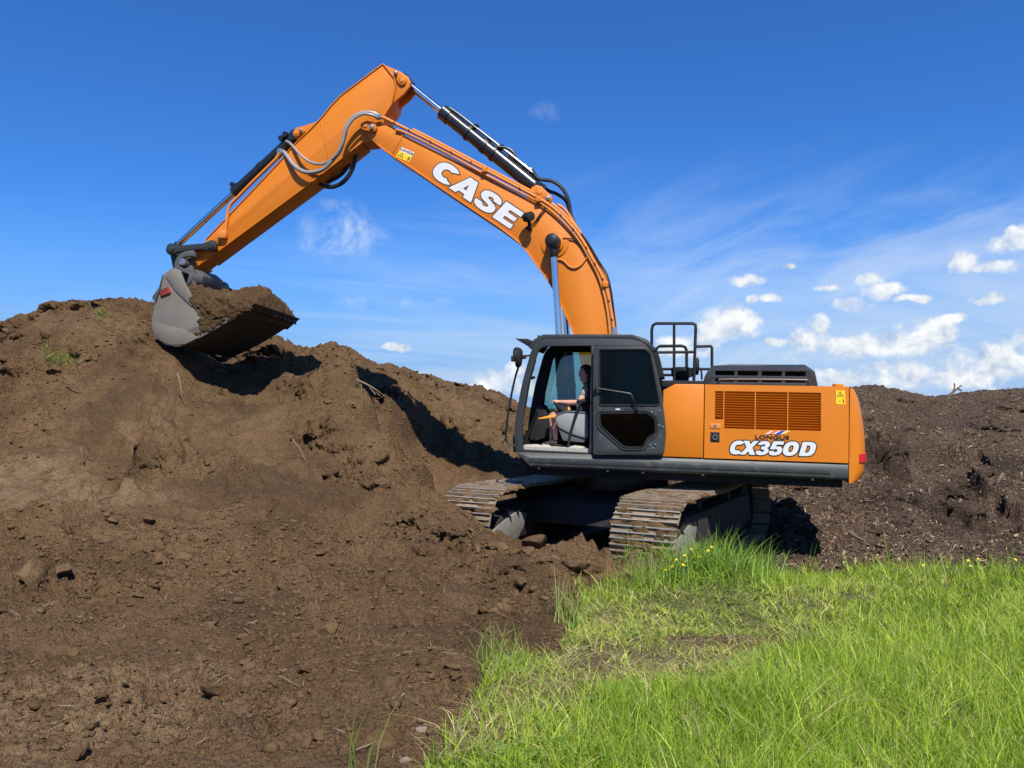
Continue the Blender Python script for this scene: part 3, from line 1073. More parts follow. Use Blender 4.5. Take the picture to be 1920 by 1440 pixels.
        mm = mud.build('caked_mud', M['loam'], t)
        tag(mm, kind='stuff')


undercarriage()

# ------------------------------------------------------------------ superstructure
YS = 1.48


def house():
    fx, fz = L(968, 848, 1.5)
    rx, rz = L(1592, 872, 1.5)
    zb = L(1300, 890, 1.5)[1]
    fr = MB()
    fr.box(rx + 0.05, 1.25, -1.40, 1.36, 1.20, 1.50)
    fr.prism([(1.25, 1.22), (1.42, 1.52), (1.25, 1.52)], -1.40, 1.36)
    base = fr.build('house_frame', M['soft_black'], EX, 0.01)
    # side skirt
    prof = [(1.36, 1.30), (1.485, 1.315), (1.505, 1.345), (1.505, 1.45), (1.47, 1.525), (1.36, 1.525)]
    sk = MB()
    rings = []
    for x, ch in ((rx + 0.004, 0), (fx - 0.20, 0), (fx, 1)):
        rings.append([(x - (0.0 if not ch else 0), y, (z if not ch else 1.525 - (1.525 - z) * 0.05)) for y, z in prof])
    sk.loft(rings)
    skirt = sk.build('side_skirt', M['grey_dusty'], EX, 0.006)
    st = MB()
    a = L(992, 861, 1.508)[0]; b = L(1556, 884, 1.508)[0]
    st.box(b, a, 1.504, 1.513, 1.385, 1.448)
    st.build('wear_strip', M['grey_dusty'], skirt, 0.003)
    for px in (1009, 1138, 1205, 1318, 1525):
        bt = MB()
        x = L(px, 885, 1.5)[0]
        bt.cyl((x, 1.44, 1.312), (x, 1.44, 1.290), 0.018, 10)
        bt.build('bolt', M['bolt'], skirt)
    # right-hand skirt and body seen only from other places
    rs = MB()
    rs.box(rx, 1.2, -1.50, -1.40, 1.30, 1.525)
    rs.build('side_skirt', M['grey'], EX, 0.01)
    # orange body
    zt = 2.50
    xs = L(1248, 800, YS)[0]
    body = MB()
    body.prism([(rx + 0.02, 1.53), (rx + 0.02, zt), (L(1264, 724, 1.4)[0], zt), (xs + 0.1, zt - 0.10), (xs + 0.1, 1.53)], -1.44, 1.30)
    bd = body.build('engine_house', M['orange'], EX, 0.02)
    # panels: lower half upright, upper half leaning in a little
    def panel(mb, x0, x1, z0, z1, bottom=1.53, top=2.53):
        crease = 2.02
        def yo(z): return 1.492 if z <= crease else 1.492 - (z - crease) * 0.055
        zs = [z0] + ([crease] if z0 < crease < z1 else []) + [z1]
        rings = []
        for x in (x0, x1):
            rings.append([(x, yo(z), z) for z in zs] + [(x, 1.30, z) for z in reversed(zs)])
        mb.loft(rings)
    x0 = L(1320, 800, 1.49)[0]
    p1 = MB()
    # front panel with a sloping shoulder
    xa = xs + 0.04
    xsh = L(1267, 722, 1.46)[0]
    crease = 2.02
    outl = [(x0 + 0.006, 1.535), (x0 + 0.006, crease), (x0 + 0.006, 2.528), (xsh, 2.528), (xa, 2.44), (xa, crease), (xa, 1.535)]
    def yo(z): return 1.492 if z <= crease else 1.492 - (z - crease) * 0.055
    vs = [(x, yo(z), z) for x, z in outl] + [(x, 1.30, z) for x, z in outl]
    n = len(outl)
    p1.add(vs, [(0, 1, 5, 6), (1, 2, 3, 4, 5), tuple(range(2 * n - 1, n - 1, -1))] + [(i, (i + 1) % n, n + (i + 1) % n, n + i) for i in range(n)])
    p1.build('front_panel', M['orange'], EX, 0.008)
    # engine door with the grille opening
    gx0, gz1 = L(1341, 733, 1.47)
    gx1, gz0 = L(1539, 808, 1.49)
    gxm = L(1358, 786, 1.48)[0]
    gzm = L(1350, 786, 1.48)[1]
    xr = rx + 0.006
    d = MB()
    X0 = x0 - 0.006
    panel(d, xr, gx1, 1.535, 2.528)
    panel(d, gx1, gxm, 1.535, gz0)
    panel(d, gx1, X0, gz1, 2.528)
    panel(d, gx0, X0, 1.535, gz1)
    panel(d, gxm, gx0, 1.535, gzm)
    door = d.build('engine_door', M['orange'], EX)
    rc = MB()
    rc.box(gx1 - 0.01, gx0 + 0.01, 1.31, 1.40, gz0 - 0.01, gz1 + 0.01)
    rc.build('grille_backing', M['recess'], door)
    nsl = 15
    for k in range(nsl):
        z = gz0 + (gz1 - gz0) * (k + 0.5) / nsl
        left = gx0 if z > gzm + 0.01 else gxm
        yo_ = 1.492 if z <= crease else 1.492 - (z - crease) * 0.055
        s = MB()
        s.add([(x, y, zz) for x in (gx1, left) for y, zz in ((yo_ - 0.006, z + 0.012), (yo_ - 0.004, z + 0.020), (1.405, z - 0.028), (1.405, z - 0.036))],
              [(0, 1, 5, 4), (1, 2, 6, 5), (2, 3, 7, 6), (3, 0, 4, 7), (0, 3, 2, 1), (4, 5, 6, 7)])
        s.build('grille_slat', M['orange'], door)
    for px in (1357, 1416, 1477):
        x = L(px, 770, 1.48)[0]
        s = MB()
        zlo = gz0
        s.add([(x - 0.007, 1.440, zlo), (x + 0.007, 1.440, zlo), (x - 0.007, 1.488, zlo), (x + 0.007, 1.488, zlo), (x - 0.007, 1.44, gz1), (x + 0.007, 1.44, gz1), (x - 0.007, 1.468, gz1), (x + 0.007, 1.468, gz1)],
              [(0, 1, 3, 2), (4, 6, 7, 5), (0, 4, 5, 1), (2, 3, 7, 6), (0, 2, 6, 4), (1, 5, 7, 3)])
        s.build('grille_divider', M['orange'], door)
    h = MB()
    ax, az_ = L(1331, 794, 1.49); bx, bz = L(1351, 804, 1.49)
    h.box(bx, ax, 1.488, 1.500, bz, az_)
    hd = h.build('latch_plate', M['orange_pipe'], door, 0.003)
    k_ = MB(); cx_, cz_ = L(1341, 798, 1.5)
    k_.cyl((cx_, 1.49, cz_), (cx_, 1.508, cz_), 0.018, 14)
    k_.build('lock', M['bolt'], door)
    h = MB()
    ax, az_ = L(1332, 810, 1.49); bx, bz = L(1349, 829, 1.49)
    h.box(bx, ax, 1.488, 1.499, bz, az_)
    h.build('latch', M['soft_black'], door, 0.004)
    k_ = MB(); cx_, cz_ = L(1341, 820, 1.5)
    k_.tube([(cx_ + 0.03 * math.cos(t), 1.503, cz_ + 0.03 * math.sin(t)) for t in np.linspace(0, 2 * math.pi, 14)], 0.007, 6)
    k_.build('latch_ring', M['bolt'], door)
    # counterweight, rounded in plan and leaning forward at the top
    prof = []
    for px, py in ((1600, 729), (1607, 738), (1613, 752), (1619, 775), (1624, 805), (1626.5, 835), (1627, 862), (1624, 882), (1618, 896), (1606, 903)):
        x, z = L(px, py, 1.22)
        prof.append((x, z))
    cw = MB()
    rings = []
    for x_r, z in prof:
        xf = rx - 0.004
        dpt = max(0.04, xf - x_r)
        ring = [(xf, 1.488 - 0.03 * max(0, (z - 2.1)), z)]
        for a in np.linspace(0, math.pi / 2, 9):
            ring.append((xf - dpt * (0.10 + 0.90 * math.sin(a)), 0.98 + (0.508 - 0.03 * max(0, (z - 2.1))) * math.cos(a), z))
        ring.append((xf - dpt - 0.06, 0.4, z))
        ring += [(p[0], -p[1], p[2]) for p in reversed(ring)]
        rings.append(ring)
    cw.loft(rings)
    cwt = cw.build('counterweight', M['orange'], EX, 0.0, angle=40)
    tl = MB()
    zt0, zt1 = L(1610, 866, 1.3)[1], L(1610, 850, 1.3)[1]
    xf = rx
    def arc(z, grow):
        i = min(range(len(prof)), key=lambda q: abs(prof[q][1] - z))
        dpt = xf - prof[i][0]
        return [(xf - (dpt + grow) * (0.10 + 0.90 * math.sin(a)), 0.98 + (0.508 + grow) * math.cos(a), z) for a in np.linspace(0.42, 1.15, 7)]
    o1 = [arc(zt0, 0.012), arc(zt0, -0.03)]; o2 = [arc(zt1, 0.012), arc(zt1, -0.03)]
    ring0 = o1[0] + o1[1][::-1]; ring1 = o2[0] + o2[1][::-1]
    tl.loft([ring0, ring1])
    tl.build('tail_light', M['red'], cwt)
    eye = MB()
    ex, ez = L(1571, 724, 1.1)
    eye.cyl((ex, 1.1, ez - 0.04), (ex, 1.1, ez + 0.03), 0.07, 16)
    eye.build('filler_cap', M['orange'], cwt, 0.01)
    # rear warning plate edge behind the body
    # decal, yellow warning
    # grey hood
    yh = 0.98
    hp = LL([(1318, 724), (1321, 706), (1335, 684), (1373, 681), (1512, 682), (1527, 694), (1534, 726)], yh)
    hb = MB()
    crs = L(1330, 698, yh)[1]
    # body of the hood behind the slotted face
    hb.prism([(hp[0][0] - .01, hp[0][1]), (hp[1][0] - .01, hp[1][1]), (hp[2][0] - .01, hp[2][1] - 0.005), (hp[3][0], hp[3][1] - 0.004), (hp[4][0] + .01, hp[4][1] - 0.005), (hp[5][0] + .01, hp[5][1]), (hp[6][0] + .01, hp[6][1])], -0.95, yh - 0.16)
    z_ = [L(1400, p, yh)[1] for p in (695.5, 704.5, 709.5, 716.5)]
    slots = [(1341, 1377), (1383, 1421), (1428, 1466), (1472, 1511)]
    holes = []
    for a, b in slots:
        xa_, xb_ = L(a, 700, yh)[0], L(b, 700, yh)[0]
        holes.append(rounded([(xa_, z_[0]), (xb_, z_[0]), (xb_, z_[1]), (xa_, z_[1])], 0.012, 3))
        holes.append(rounded([(xa_, z_[2]), (xb_, z_[2]), (xb_, z_[3]), (xa_, z_[3])], 0.010, 3))
    hood = hb.build('engine_hood', M['grey'], EX, 0.02)
    hpz = max(p[1] for p in hp)
    face = LL([(1318, 724), (1321, 706), (1327, 695), (1522, 692), (1528, 697), (1534, 726)], yh)
    plate('vent_face', face, holes, yh - 0.05, yh, M['grey'], hood, 0.004)
    tp = MB()   # sloped shoulder joining face and top
    f0 = L(1327, 695, yh); f1 = L(1522, 692, yh)
    tp.add([(f0[0], yh, f0[1]), (f1[0], yh, f1[1]), (hp[4][0], yh - 0.17, hp[4][1]), (hp[2][0], yh - 0.17, hp[2][1]), (f0[0], yh - 0.04, f0[1] - .01), (f1[0], yh - .04, f1[1] - .01), (hp[4][0], yh - 0.2, hp[4][1] - 0.03), (hp[2][0], yh - 0.2, hp[2][1] - 0.03)],
           [(0, 1, 2, 3), (4, 7, 6, 5), (0, 4, 5, 1), (1, 5, 6, 2), (2, 6, 7, 3), (3, 7, 4, 0)])
    tp.build('hood_shoulder', M['grey'], hood, 0.006)
    dk = MB()
    dk.box(L(1512, 700, yh)[0], L(1340, 700, yh)[0], yh - 0.155, yh - 0.15, z_[3] - 0.03, z_[0] + 0.02)
    dk.build('hood_lining', M['soft_black'], hood)
    rl = MB()
    rl.tube(spline([L3(1347, 728, 1.33), L3(1347, 718, 1.33), L3(1349, 713, 1.33), L3(1354, 711.5, 1.33), L3(1430, 711.5, 1.33), L3(1507, 712.5, 1.33), L3(1513, 714.5, 1.33), L3(1515.5, 719, 1.33), L3(1516, 729, 1.33)], 4), 0.017, 8)
    rl.build('grab_rail', M['black'], EX)
    # platform, railings, precleaner
    pf = MB()
    a = L(1243, 713, 1.2); b = L(1320, 724, 1.2)
    pf.box(b[0], a[0] + 0.05, -1.2, 1.2, b[1] - 0.02, a[1])
    pf.build('top_platform', M['soft_black'], EX, 0.006)

    def rail(name, pts, y, r=0.021, extra=()):
        t = MB()
        P = [L3(a, b, y) for a, b in pts]
        t.tube(P, r, 9)
        for seg in extra:
            t.tube([L3(a, b, y) for a, b in seg], r * 0.92, 9)
        t.build(name, M['black'], EX)
    rail('guard_rail', [(1223, 728), (1222, 660), (1222, 618), (1224, 610), (1230, 606.5), (1264, 606.5), (1298, 606.5), (1304, 609), (1304.5, 616), (1303, 660), (1301, 716)], 1.05, 0.022,
         ([(1264, 607), (1264, 718)], [(1225, 661), (1303, 660)]))
    rail('guard_rail', [(1229, 725), (1229, 665), (1231, 653), (1237, 649), (1278, 648.5), (1285, 651), (1287.5, 658), (1287.5, 690)], -0.75, 0.026,
         ([(1229, 692), (1300, 692)], [(1229, 703), (1300, 703)]))
    rail('guard_rail', [(1304, 650), (1333, 649), (1335, 652), (1335, 690)], 0.2, 0.022, ([(1304, 692), (1335, 692)],))
    pc = MB()
    c = L3(1279, 700, 0.7)
    def zpx(p): return L(1279, p, 0.7)[1]
    prf = [(0.0, 688), (0.10, 688.5), (0.155, 691), (0.16, 698), (0.15, 706), (0.10, 708), (0.095, 716)]
    rings = []
    for r_, p in prf:
        z = zpx(p)
        rings.append([(c.x + max(r_, 0.004) * math.cos(t), 0.7 + max(r_, 0.004) * math.sin(t), z) for t in np.linspace(0, 2 * math.pi, 24, endpoint=False)])
    pc.loft(rings)
    pc.build('air_precleaner', M['soft_black'], EX, 0.0)
    mr = MB()
    c = L3(1307, 687, 0.3)
    rings = []
    for t, k in ((-0.03, 0.7), (-0.015, 1.0), (0.015, 1.0), (0.03, 0.7)):
        rings.append([(c.x + t, 0.3 + 0.10 * k * math.cos(q), c.z + 0.13 * k * math.sin(q)) for q in np.linspace(0, 2 * math.pi, 16, endpoint=False)])
    mr.loft(rings)
    mr.tube([c + Vector((0, 0, 0)), L3(1315, 694, 0.3), L3(1316, 712, 0.3)], 0.015, 8)
    mr.build('rear_mirror', M['soft_black'], EX)
    # right side: tool box steps beyond the boom
    tb = MB()
    tb.box(0.0, 1.2, -1.44, -0.55, 1.5, 2.15)
    tb.build('tool_box', M['orange'], EX, 0.03)
    # frame ears that carry the boom foot
    er = MB()
    for y in (-0.42, 0.28):
        er.prism([(-0.15, 1.5), (0.0, 2.05), (0.25, 2.2), (0.55, 2.05), (1.15, 1.72), (1.3, 1.5)], y - 0.025, y + 0.025)
    er.build('boom_bracket', M['orange'], EX, 0.01)


house()

# ------------------------------------------------------------------ cab
CY0, CY1 = 0.46, 1.46
CAB_PX = [(966.7, 848), (964, 809), (968, 775), (979, 717.5), (996.5, 655.6), (1005.6, 642), (1017, 635.5), (1113, 635), (1184, 635.5), (1206, 642), (1223, 660),
          (1235, 708), (1246, 763), (1252, 800), (1249.7, 843.5), (1245, 857)]


def cab():
    out = LL(CAB_PX, CY1)
    outer = rounded(out, 0.05, 3)
    opening = LL([(980, 843), (978, 800), (982, 770), (991, 717), (1005, 668), (1011, 655), (1022, 649), (1109, 648), (1109, 849)], CY1)
    rear_open = LL([(1124, 655), (1211, 655), (1219, 663), (1236, 757), (1233, 761), (1124, 761)], CY1)
    low_open = LL([(1124, 775), (1215, 774), (1228, 784), (1230, 838), (1124, 838)], CY1)
    side = plate('cab', outer, [rounded(opening, 0.04, 3), rear_open, low_open], CY1 - 0.055, CY1, M['grey'], EX, 0.008)
    # far side, with its big window
    o2 = [(x, z) for x, z in outer]
    win = [(out[0][0] - 0.20, 1.98), (out[3][0] - 0.16, 2.40), (out[4][0] - 0.14, 2.90), (out[5][0] - 0.17, 3.02), (0.30, 3.02), (-0.30, 3.02), (-0.5, 2.86), (-0.55, 2.0)]
    plate('right_side_frame', o2, [win], CY0, CY0 + 0.05, M['interior'], side, 0.005)
    plate('right_window', [(x, z) for x, z in win], [], CY0 + 0.02, CY0 + 0.026, M['glass'], side)
    # roof, rear wall, front sill as strips bent along the outline
    top = [Vector(p) for p in rounded(out[4:11], 0.0001, 1)]
    roof_path = [out[4], out[5], out[6], out[7], out[8], out[9], out[10]]
    mb = MB()
    mb.prism(band(roof_path, 0.07, -1), CY0 + 0.051, CY1 - 0.056)
    mb.build('roof', M['grey'], side, 0.01)
    rp = MB()
    zr = max(p[1] for p in out)
    x1 = L(1022, 636, CY1)[0]; x0 = L(1200, 638, CY1)[0]
    rp.prism([(x1, zr - 0.004), (x1 - 0.03, zr + 0.018), (x0 + 0.03, zr + 0.018), (x0, zr - 0.01)], CY0 + 0.1, CY1 - 0.06)
    rp.build('roof_hatch', M['grey'], side, 0.006)
    rw = MB()
    rw.prism(band([out[10], out[11]], 0.06, -1), CY0 + 0.051, CY1 - 0.056)
    rw.prism(band([out[13], out[14], out[15]], 0.06, -1), CY0 + 0.051, CY1 - 0.056)
    rw.prism(band([out[12], out[13]], 0.06, -1), CY0 + 0.051, CY1 - 0.056)
    rw.build('rear_wall', M['interior'], side)
    rg = MB()
    rg.prism(band([out[11], out[12]], 0.02, -1), CY0 + 0.06, CY1 - 0.06)
    rg.build('rear_window', M['glass_dark'], side)
    fl = MB()
    fl.box(out[15][0], out[0][0] - 0.02, CY0 + 0.051, CY1 - 0.056, 1.535, 1.60)
    fl.build('cab_floor', M['floor_mat'], side)
    # front: lower pane and windscreen, far pillar is part of the right frame
    ws = MB()
    wp = [(out[0][0] - 0.015, 1.75), (out[1][0] - 0.012, out[1][1]), (out[2][0] - 0.012, out[2][1]), (out[3][0] - 0.012, out[3][1]), (out[4][0] - 0.012, out[4][1])]
    ws.prism(band(wp, 0.008, -1), CY0 + 0.052, CY1 - 0.057)
    ws.build('windscreen', M['glass_front'], side)
    sl = MB()
    sl.prism(band([out[0], (out[0][0] + .012, 1.74)], 0.05, -1), CY0 + 0.051, CY1 - 0.056)
    sl.build('front_sill', M['interior'], side)
    # inner pillar lining on the far front pillar, wide and dark
    pl = MB()
    pl.prism([(out[1][0] - 0.06, 1.70), (out[2][0] - 0.05, 2.0), (out[3][0] - 0.05, 2.40), (out[4][0] - 0.05, 2.95), (out[4][0] - 0.13, 2.95), (out[3][0] - 0.15, 2.40), (out[2][0] - 0.16, 2.0), (out[1][0] - 0.18, 1.70)], CY0 + 0.052, CY0 + 0.085)
    pl.build('pillar_lining', M['interior'], side)
    # headliner edge, door seal
    dl = MB()
    dpath = [L3(980, 843, CY1 - 0.03), L3(978, 800, CY1 - 0.03), L3(982, 770, CY1 - 0.03), L3(991, 717, CY1 - 0.03), L3(1005, 668, CY1 - 0.03), L3(1011, 655, CY1 - 0.03), L3(1022, 649.5, CY1 - 0.03), L3(1108, 648.5, CY1 - 0.03), L3(1108.5, 848, CY1 - 0.03)]
    dl.tube(spline(dpath, 3), 0.016, 7)
    dl.build('door_seal', M['soft_black'], side)
    post = MB()
    xa = L(1108, 700, CY1)[0]; xb = L(1113, 700, CY1)[0]
    post.box(xb, xa, CY1 - 0.02, CY1 + 0.012, L(1110, 850, CY1)[1], L(1110, 648, CY1)[1])
    post.build('door_post', M['grey_dusty'], side, 0.004)
    # sun visor on the front edge, wiper, roof bits
    vz = MB()
    v = LL([(966, 635), (990, 635.5), (1003, 642), (993, 651), (985, 646)], 1.35)
    vz.prism(v, 0.55, 1.38)
    vz.build('sun_visor', M['soft_black'], side, 0.005)
    wi = MB()
    wi.tube([L3(983, 768, 0.98), L3(988, 730, 0.98), L3(1004, 676, 0.98)], 0.014, 6)
    wi.tube([L3(985, 765, 0.9), L3(994, 712, 0.9), L3(1001, 690, 0.9)], 0.009, 6)
    wi.tube([L3(990, 711, 1.0), L3(1003, 707, 1.0)], 0.02, 6)
    wi.build('wiper', M['black'], side)
    rb = MB()
    for px in (1010, 1100, 1166, 1186):
        p = L3(px, 634, 1.3)
        rb.cyl((p.x, 1.3, p.z - 0.02), (p.x, 1.3, p.z + 0.04), 0.016, 8)
    p = L3(1048, 633, 1.3)
    rb.cyl((p.x, 1.3, p.z - 0.02), (p.x, 1.3, p.z + 0.025), 0.07, 14)
    rb.build('roof_fitting', M['soft_black'], side)
    # mirror on its bent bar
    bar = MB()
    bp = [(966, 836), (956, 833), (950, 828), (948.5, 815), (951, 790), (957, 750), (966, 708), (974, 682), (978, 666), (977, 657), (971, 653), (965, 655), (963.5, 664), (963, 676)]
    bar.tube(spline([L3(a, b, 1.50) for a, b in bp], 4), 0.016, 8)
    bar.build('mirror_bar', M['black'], EX)
    mi = MB()
    c = L3(973, 671, 1.52)
    rings = []
    for t, k in ((-0.045, 0.75), (-0.02, 1.0), (0.02, 1.0), (0.03, 0.93)):
        rings.append([(c.x + t, 1.56 + 0.09 * k * math.cos(q), c.z + 0.14 * k * math.sin(q)) for q in np.linspace(0, 2 * math.pi, 18, endpoint=False)])
    mi.loft(rings)
    mi.cyl(L3(962, 668, 1.5), L3(962, 678, 1.5), 0.03, 10)
    mi.tube([L3(962, 673, 1.5), L3(985, 668, 1.5), L3(994, 666, 1.47)], 0.014, 7)
    mi.cyl(L3(982, 666, 1.5), L3(983, 673, 1.5), 0.032, 10)
    mi.build('side_mirror', M['soft_black'], EX)
    # ---------------- door, swung open flat against the rear side
    y0, y1 = CY1 + 0.035, CY1 + 0.085
    do = rounded(LL([(1112, 650), (1211, 650), (1226, 673), (1240, 735), (1247, 790), (1249, 815), (1245, 852), (1112, 853)], y1), 0.05, 4)
    w1 = rounded(LL([(1124, 655), (1210.5, 655), (1219.5, 664), (1236.5, 756), (1233, 760), (1124, 760)], y1), 0.03, 3)
    w2 = rounded(LL([(1124, 775), (1215, 774), (1228, 785), (1230, 813), (1214, 821), (1206, 839), (1170, 839), (1125, 798)], y1), 0.05, 4)
    door = plate('cab_door', do, [w1, w2], y0, y1, M['grey_dusty'], EX, 0.012)
    plate('window_pane', w1, [], y0 + 0.022, y0 + 0.028, M['glass_dark'], door)
    plate('lower_pane', w2, [], y0 + 0.022, y0 + 0.028, M['glass_dark'], door)
    for w, nm in ((w1, 'window_seal'), (w2, 'window_seal')):
        t = MB()
        P = [Vector((x, y1 + 0.001, z)) for x, z in w]
        t.tube(P + [P[0]], 0.013, 6, False)
        t.build(nm, M['soft_black'], door)
    t = MB()   # pressed rim of the lower opening
    P = [Vector((x, y1 + 0.004, z)) for x, z in rounded(LL([(1119, 771), (1216, 770), (1232, 782), (1234, 816), (1218, 825), (1210, 843), (1168, 843), (1120, 801)], y1), 0.06, 4)]
    t.tube(P + [P[0]], 0.012, 6, False)
    t.build('door_rim', M['grey'], door)
    hb = MB()
    hb.tube(spline([L3(1117, 727.5, y1 + 0.05), L3(1150, 733, y1 + 0.06), L3(1178, 737.5, y1 + 0.06), L3(1184, 741, y1 + 0.06), L3(1188, 750, y1 + 0.06), L3(1194, 767, y1 + 0.03)], 5), 0.013, 8)
    hb.cyl(L3(1117, 728, y1 - 0.01), L3(1117, 728, y1 + 0.07), 0.022, 10)
    hb.cyl(L3(1194, 766, y1 - 0.01), L3(1194, 766, y1 + 0.06), 0.022, 10)
    hb.build('door_handle', M['black'], door)
    lk = MB()
    a = L(1172, 766, y1); b = L(1186, 771, y1)
    lk.box(b[0], a[0], y1 - 0.004, y1 + 0.012, b[1], a[1])
    lk.build('door_latch', M['soft_black'], door, 0.004)
    stk = MB()
    a = L(1154, 766, y1); b = L(1163, 768.5, y1)
    stk.box(b[0], a[0], y1 - 0.002, y1 + 0.003, b[1], a[1])
    stk.build('door_label', M['white'], door)
    for (a, b) in ((1222, 772), (1238, 770), (1243, 800), (1236, 797), (1219, 834), (1229, 833), (1225, 840)):
        q = MB()
        p = L3(a, b, y1)
        q.cyl((p.x, y1 - 0.005, p.z), (p.x, y1 + 0.012, p.z), 0.014, 8)
        q.build('door_bolt', M['bolt'], door)
    # ---------------- inside
    yc = 1.24
    con = rounded(LL([(1041, 787), (1044, 778), (1062, 771), (1102, 774), (1102, 822), (1072, 813), (1047, 800)], yc), 0.05, 4)
    c1 = MB(); c1.prism(con, 1.12, yc)
    c1.build('left_console', M['console'], EX, 0.02)
    low = rounded(LL([(1046, 801), (1072, 814.5), (1101, 824), (1094, 830), (1055, 826), (1051, 815)], yc), 0.03, 3)
    c2 = MB(); c2.prism(low, 1.10, yc - 0.01)
    c2.build('console_base', M['console_dark'], EX, 0.012)
    rim = MB()
    P = [Vector((x, yc + 0.001, z)) for x, z in con]
    rim.tube(P + [P[0]], 0.012, 6, False)
    rim.build('console_rim', M['console_dark'], EX)
    sc_ = MB()
    sc_.prism(LL([(1103, 716), (1112, 700), (1122, 700), (1124, 790), (1103, 790)], 1.0), 0.72, 1.2)
    sc_.prism(LL([(1064, 779), (1110, 775), (1110, 805), (1066, 800)], 1.0), 0.72, 1.16)
    sc_.build('seat', M['interior'], EX, 0.04)
    lv = MB()
    lv.prism(LL([(1009.5, 784), (1030, 779), (1043, 777.5), (1043, 781.5), (1026, 784.5), (1010, 786)], 1.2), 1.15, 1.21)
    lv.build('safety_lever', M['lever'], EX, 0.006)
    bt = MB()
    for i in range(6):
        p = L3(1048 + i * 2.2, 763 + i * 1.6, 1.17)
        rr = 0.040 + 0.008 * i
        bt.cyl(p + Vector((0.012, 0, 0.016)), p + Vector((-0.008, 0, -0.010)), rr, 14)
    bt.tube([L3(1040, 755, 1.17), L3(1048, 763, 1.17)], 0.025, 10)
    bt.build('joystick', M['soft_black'], EX)
    yk = MB()
    yk.cyl(L3(1065, 764, 1.2), L3(1067, 769, 1.2), 0.022, 10)
    yk.build('joystick_button', M['lever'], EX)
    ba = MB()
    ba.tube([L3(1092, 754, 1.30), L3(1087, 757, 1.30), L3(1078, 782, 1.30), L3(1067, 822, 1.30), L3(1066, 842, 1.30)], 0.02, 8)
    ba.build('entry_bar', M['soft_black'], EX)
    st = MB()
    st.tube([L3(1082, 752, 1.22), L3(1104, 752, 1.22)], 0.03, 8)
    st.build('armrest', M['soft_black'], EX)
    mn = MB()
    mn.prism(LL([(1005, 768), (1012, 760), (1018, 758.5), (1034, 790), (1030, 800), (1036, 806), (1024, 818), (994, 826), (992, 818)], 0.85), 0.55, 0.85)
    mn.build('right_console', M['interior'], EX, 0.02)
    bar2 = MB()
    bar2.tube([L3(1009.5, 764, 0.9), L3(990, 815, 0.9), L3(989, 822, 0.9)], 0.013, 6)
    bar2.build('pedal_bar', M['black'], EX)
    pd = MB()
    for y in (1.0, 1.16):
        pd.prism(LL([(1004, 822), (1020, 817), (1021, 820), (1005, 826)], y), y - 0.05, y + 0.05)
    pd.build('pedal', M['soft_black'], EX, 0.006)
    # crumpled white rag and dust by the sill
    rr = random.Random(4)
    for (px, w, d) in ((1001, .16, .07), (1022, .10, .05), (1082, .12, .05)):
        p = L3(px, 838, 1.33)
        rag = MB()
        rings = []
        for k, (g, z) in enumerate(((1.0, 0.0), (.95, .02), (.7, .045), (.3, .058))):
            rings.append([(p.x + g * w * math.cos(t) * rr.uniform(.8, 1.15), 1.33 + g * d * math.sin(t) * rr.uniform(.8, 1.15), 1.598 + .6 * z * rr.uniform(.6, 1.2)) for t in np.linspace(0, 2 * math.pi, 14, endpoint=False)])
        rag.loft(rings)
        rag.build('rag', M['floor_mat'], EX, 0, angle=60)


cab()

# ------------------------------------------------------------------ boom, arm, cylinders
YB = -0.05
BH, AH = 0.25, 0.20       # half widths


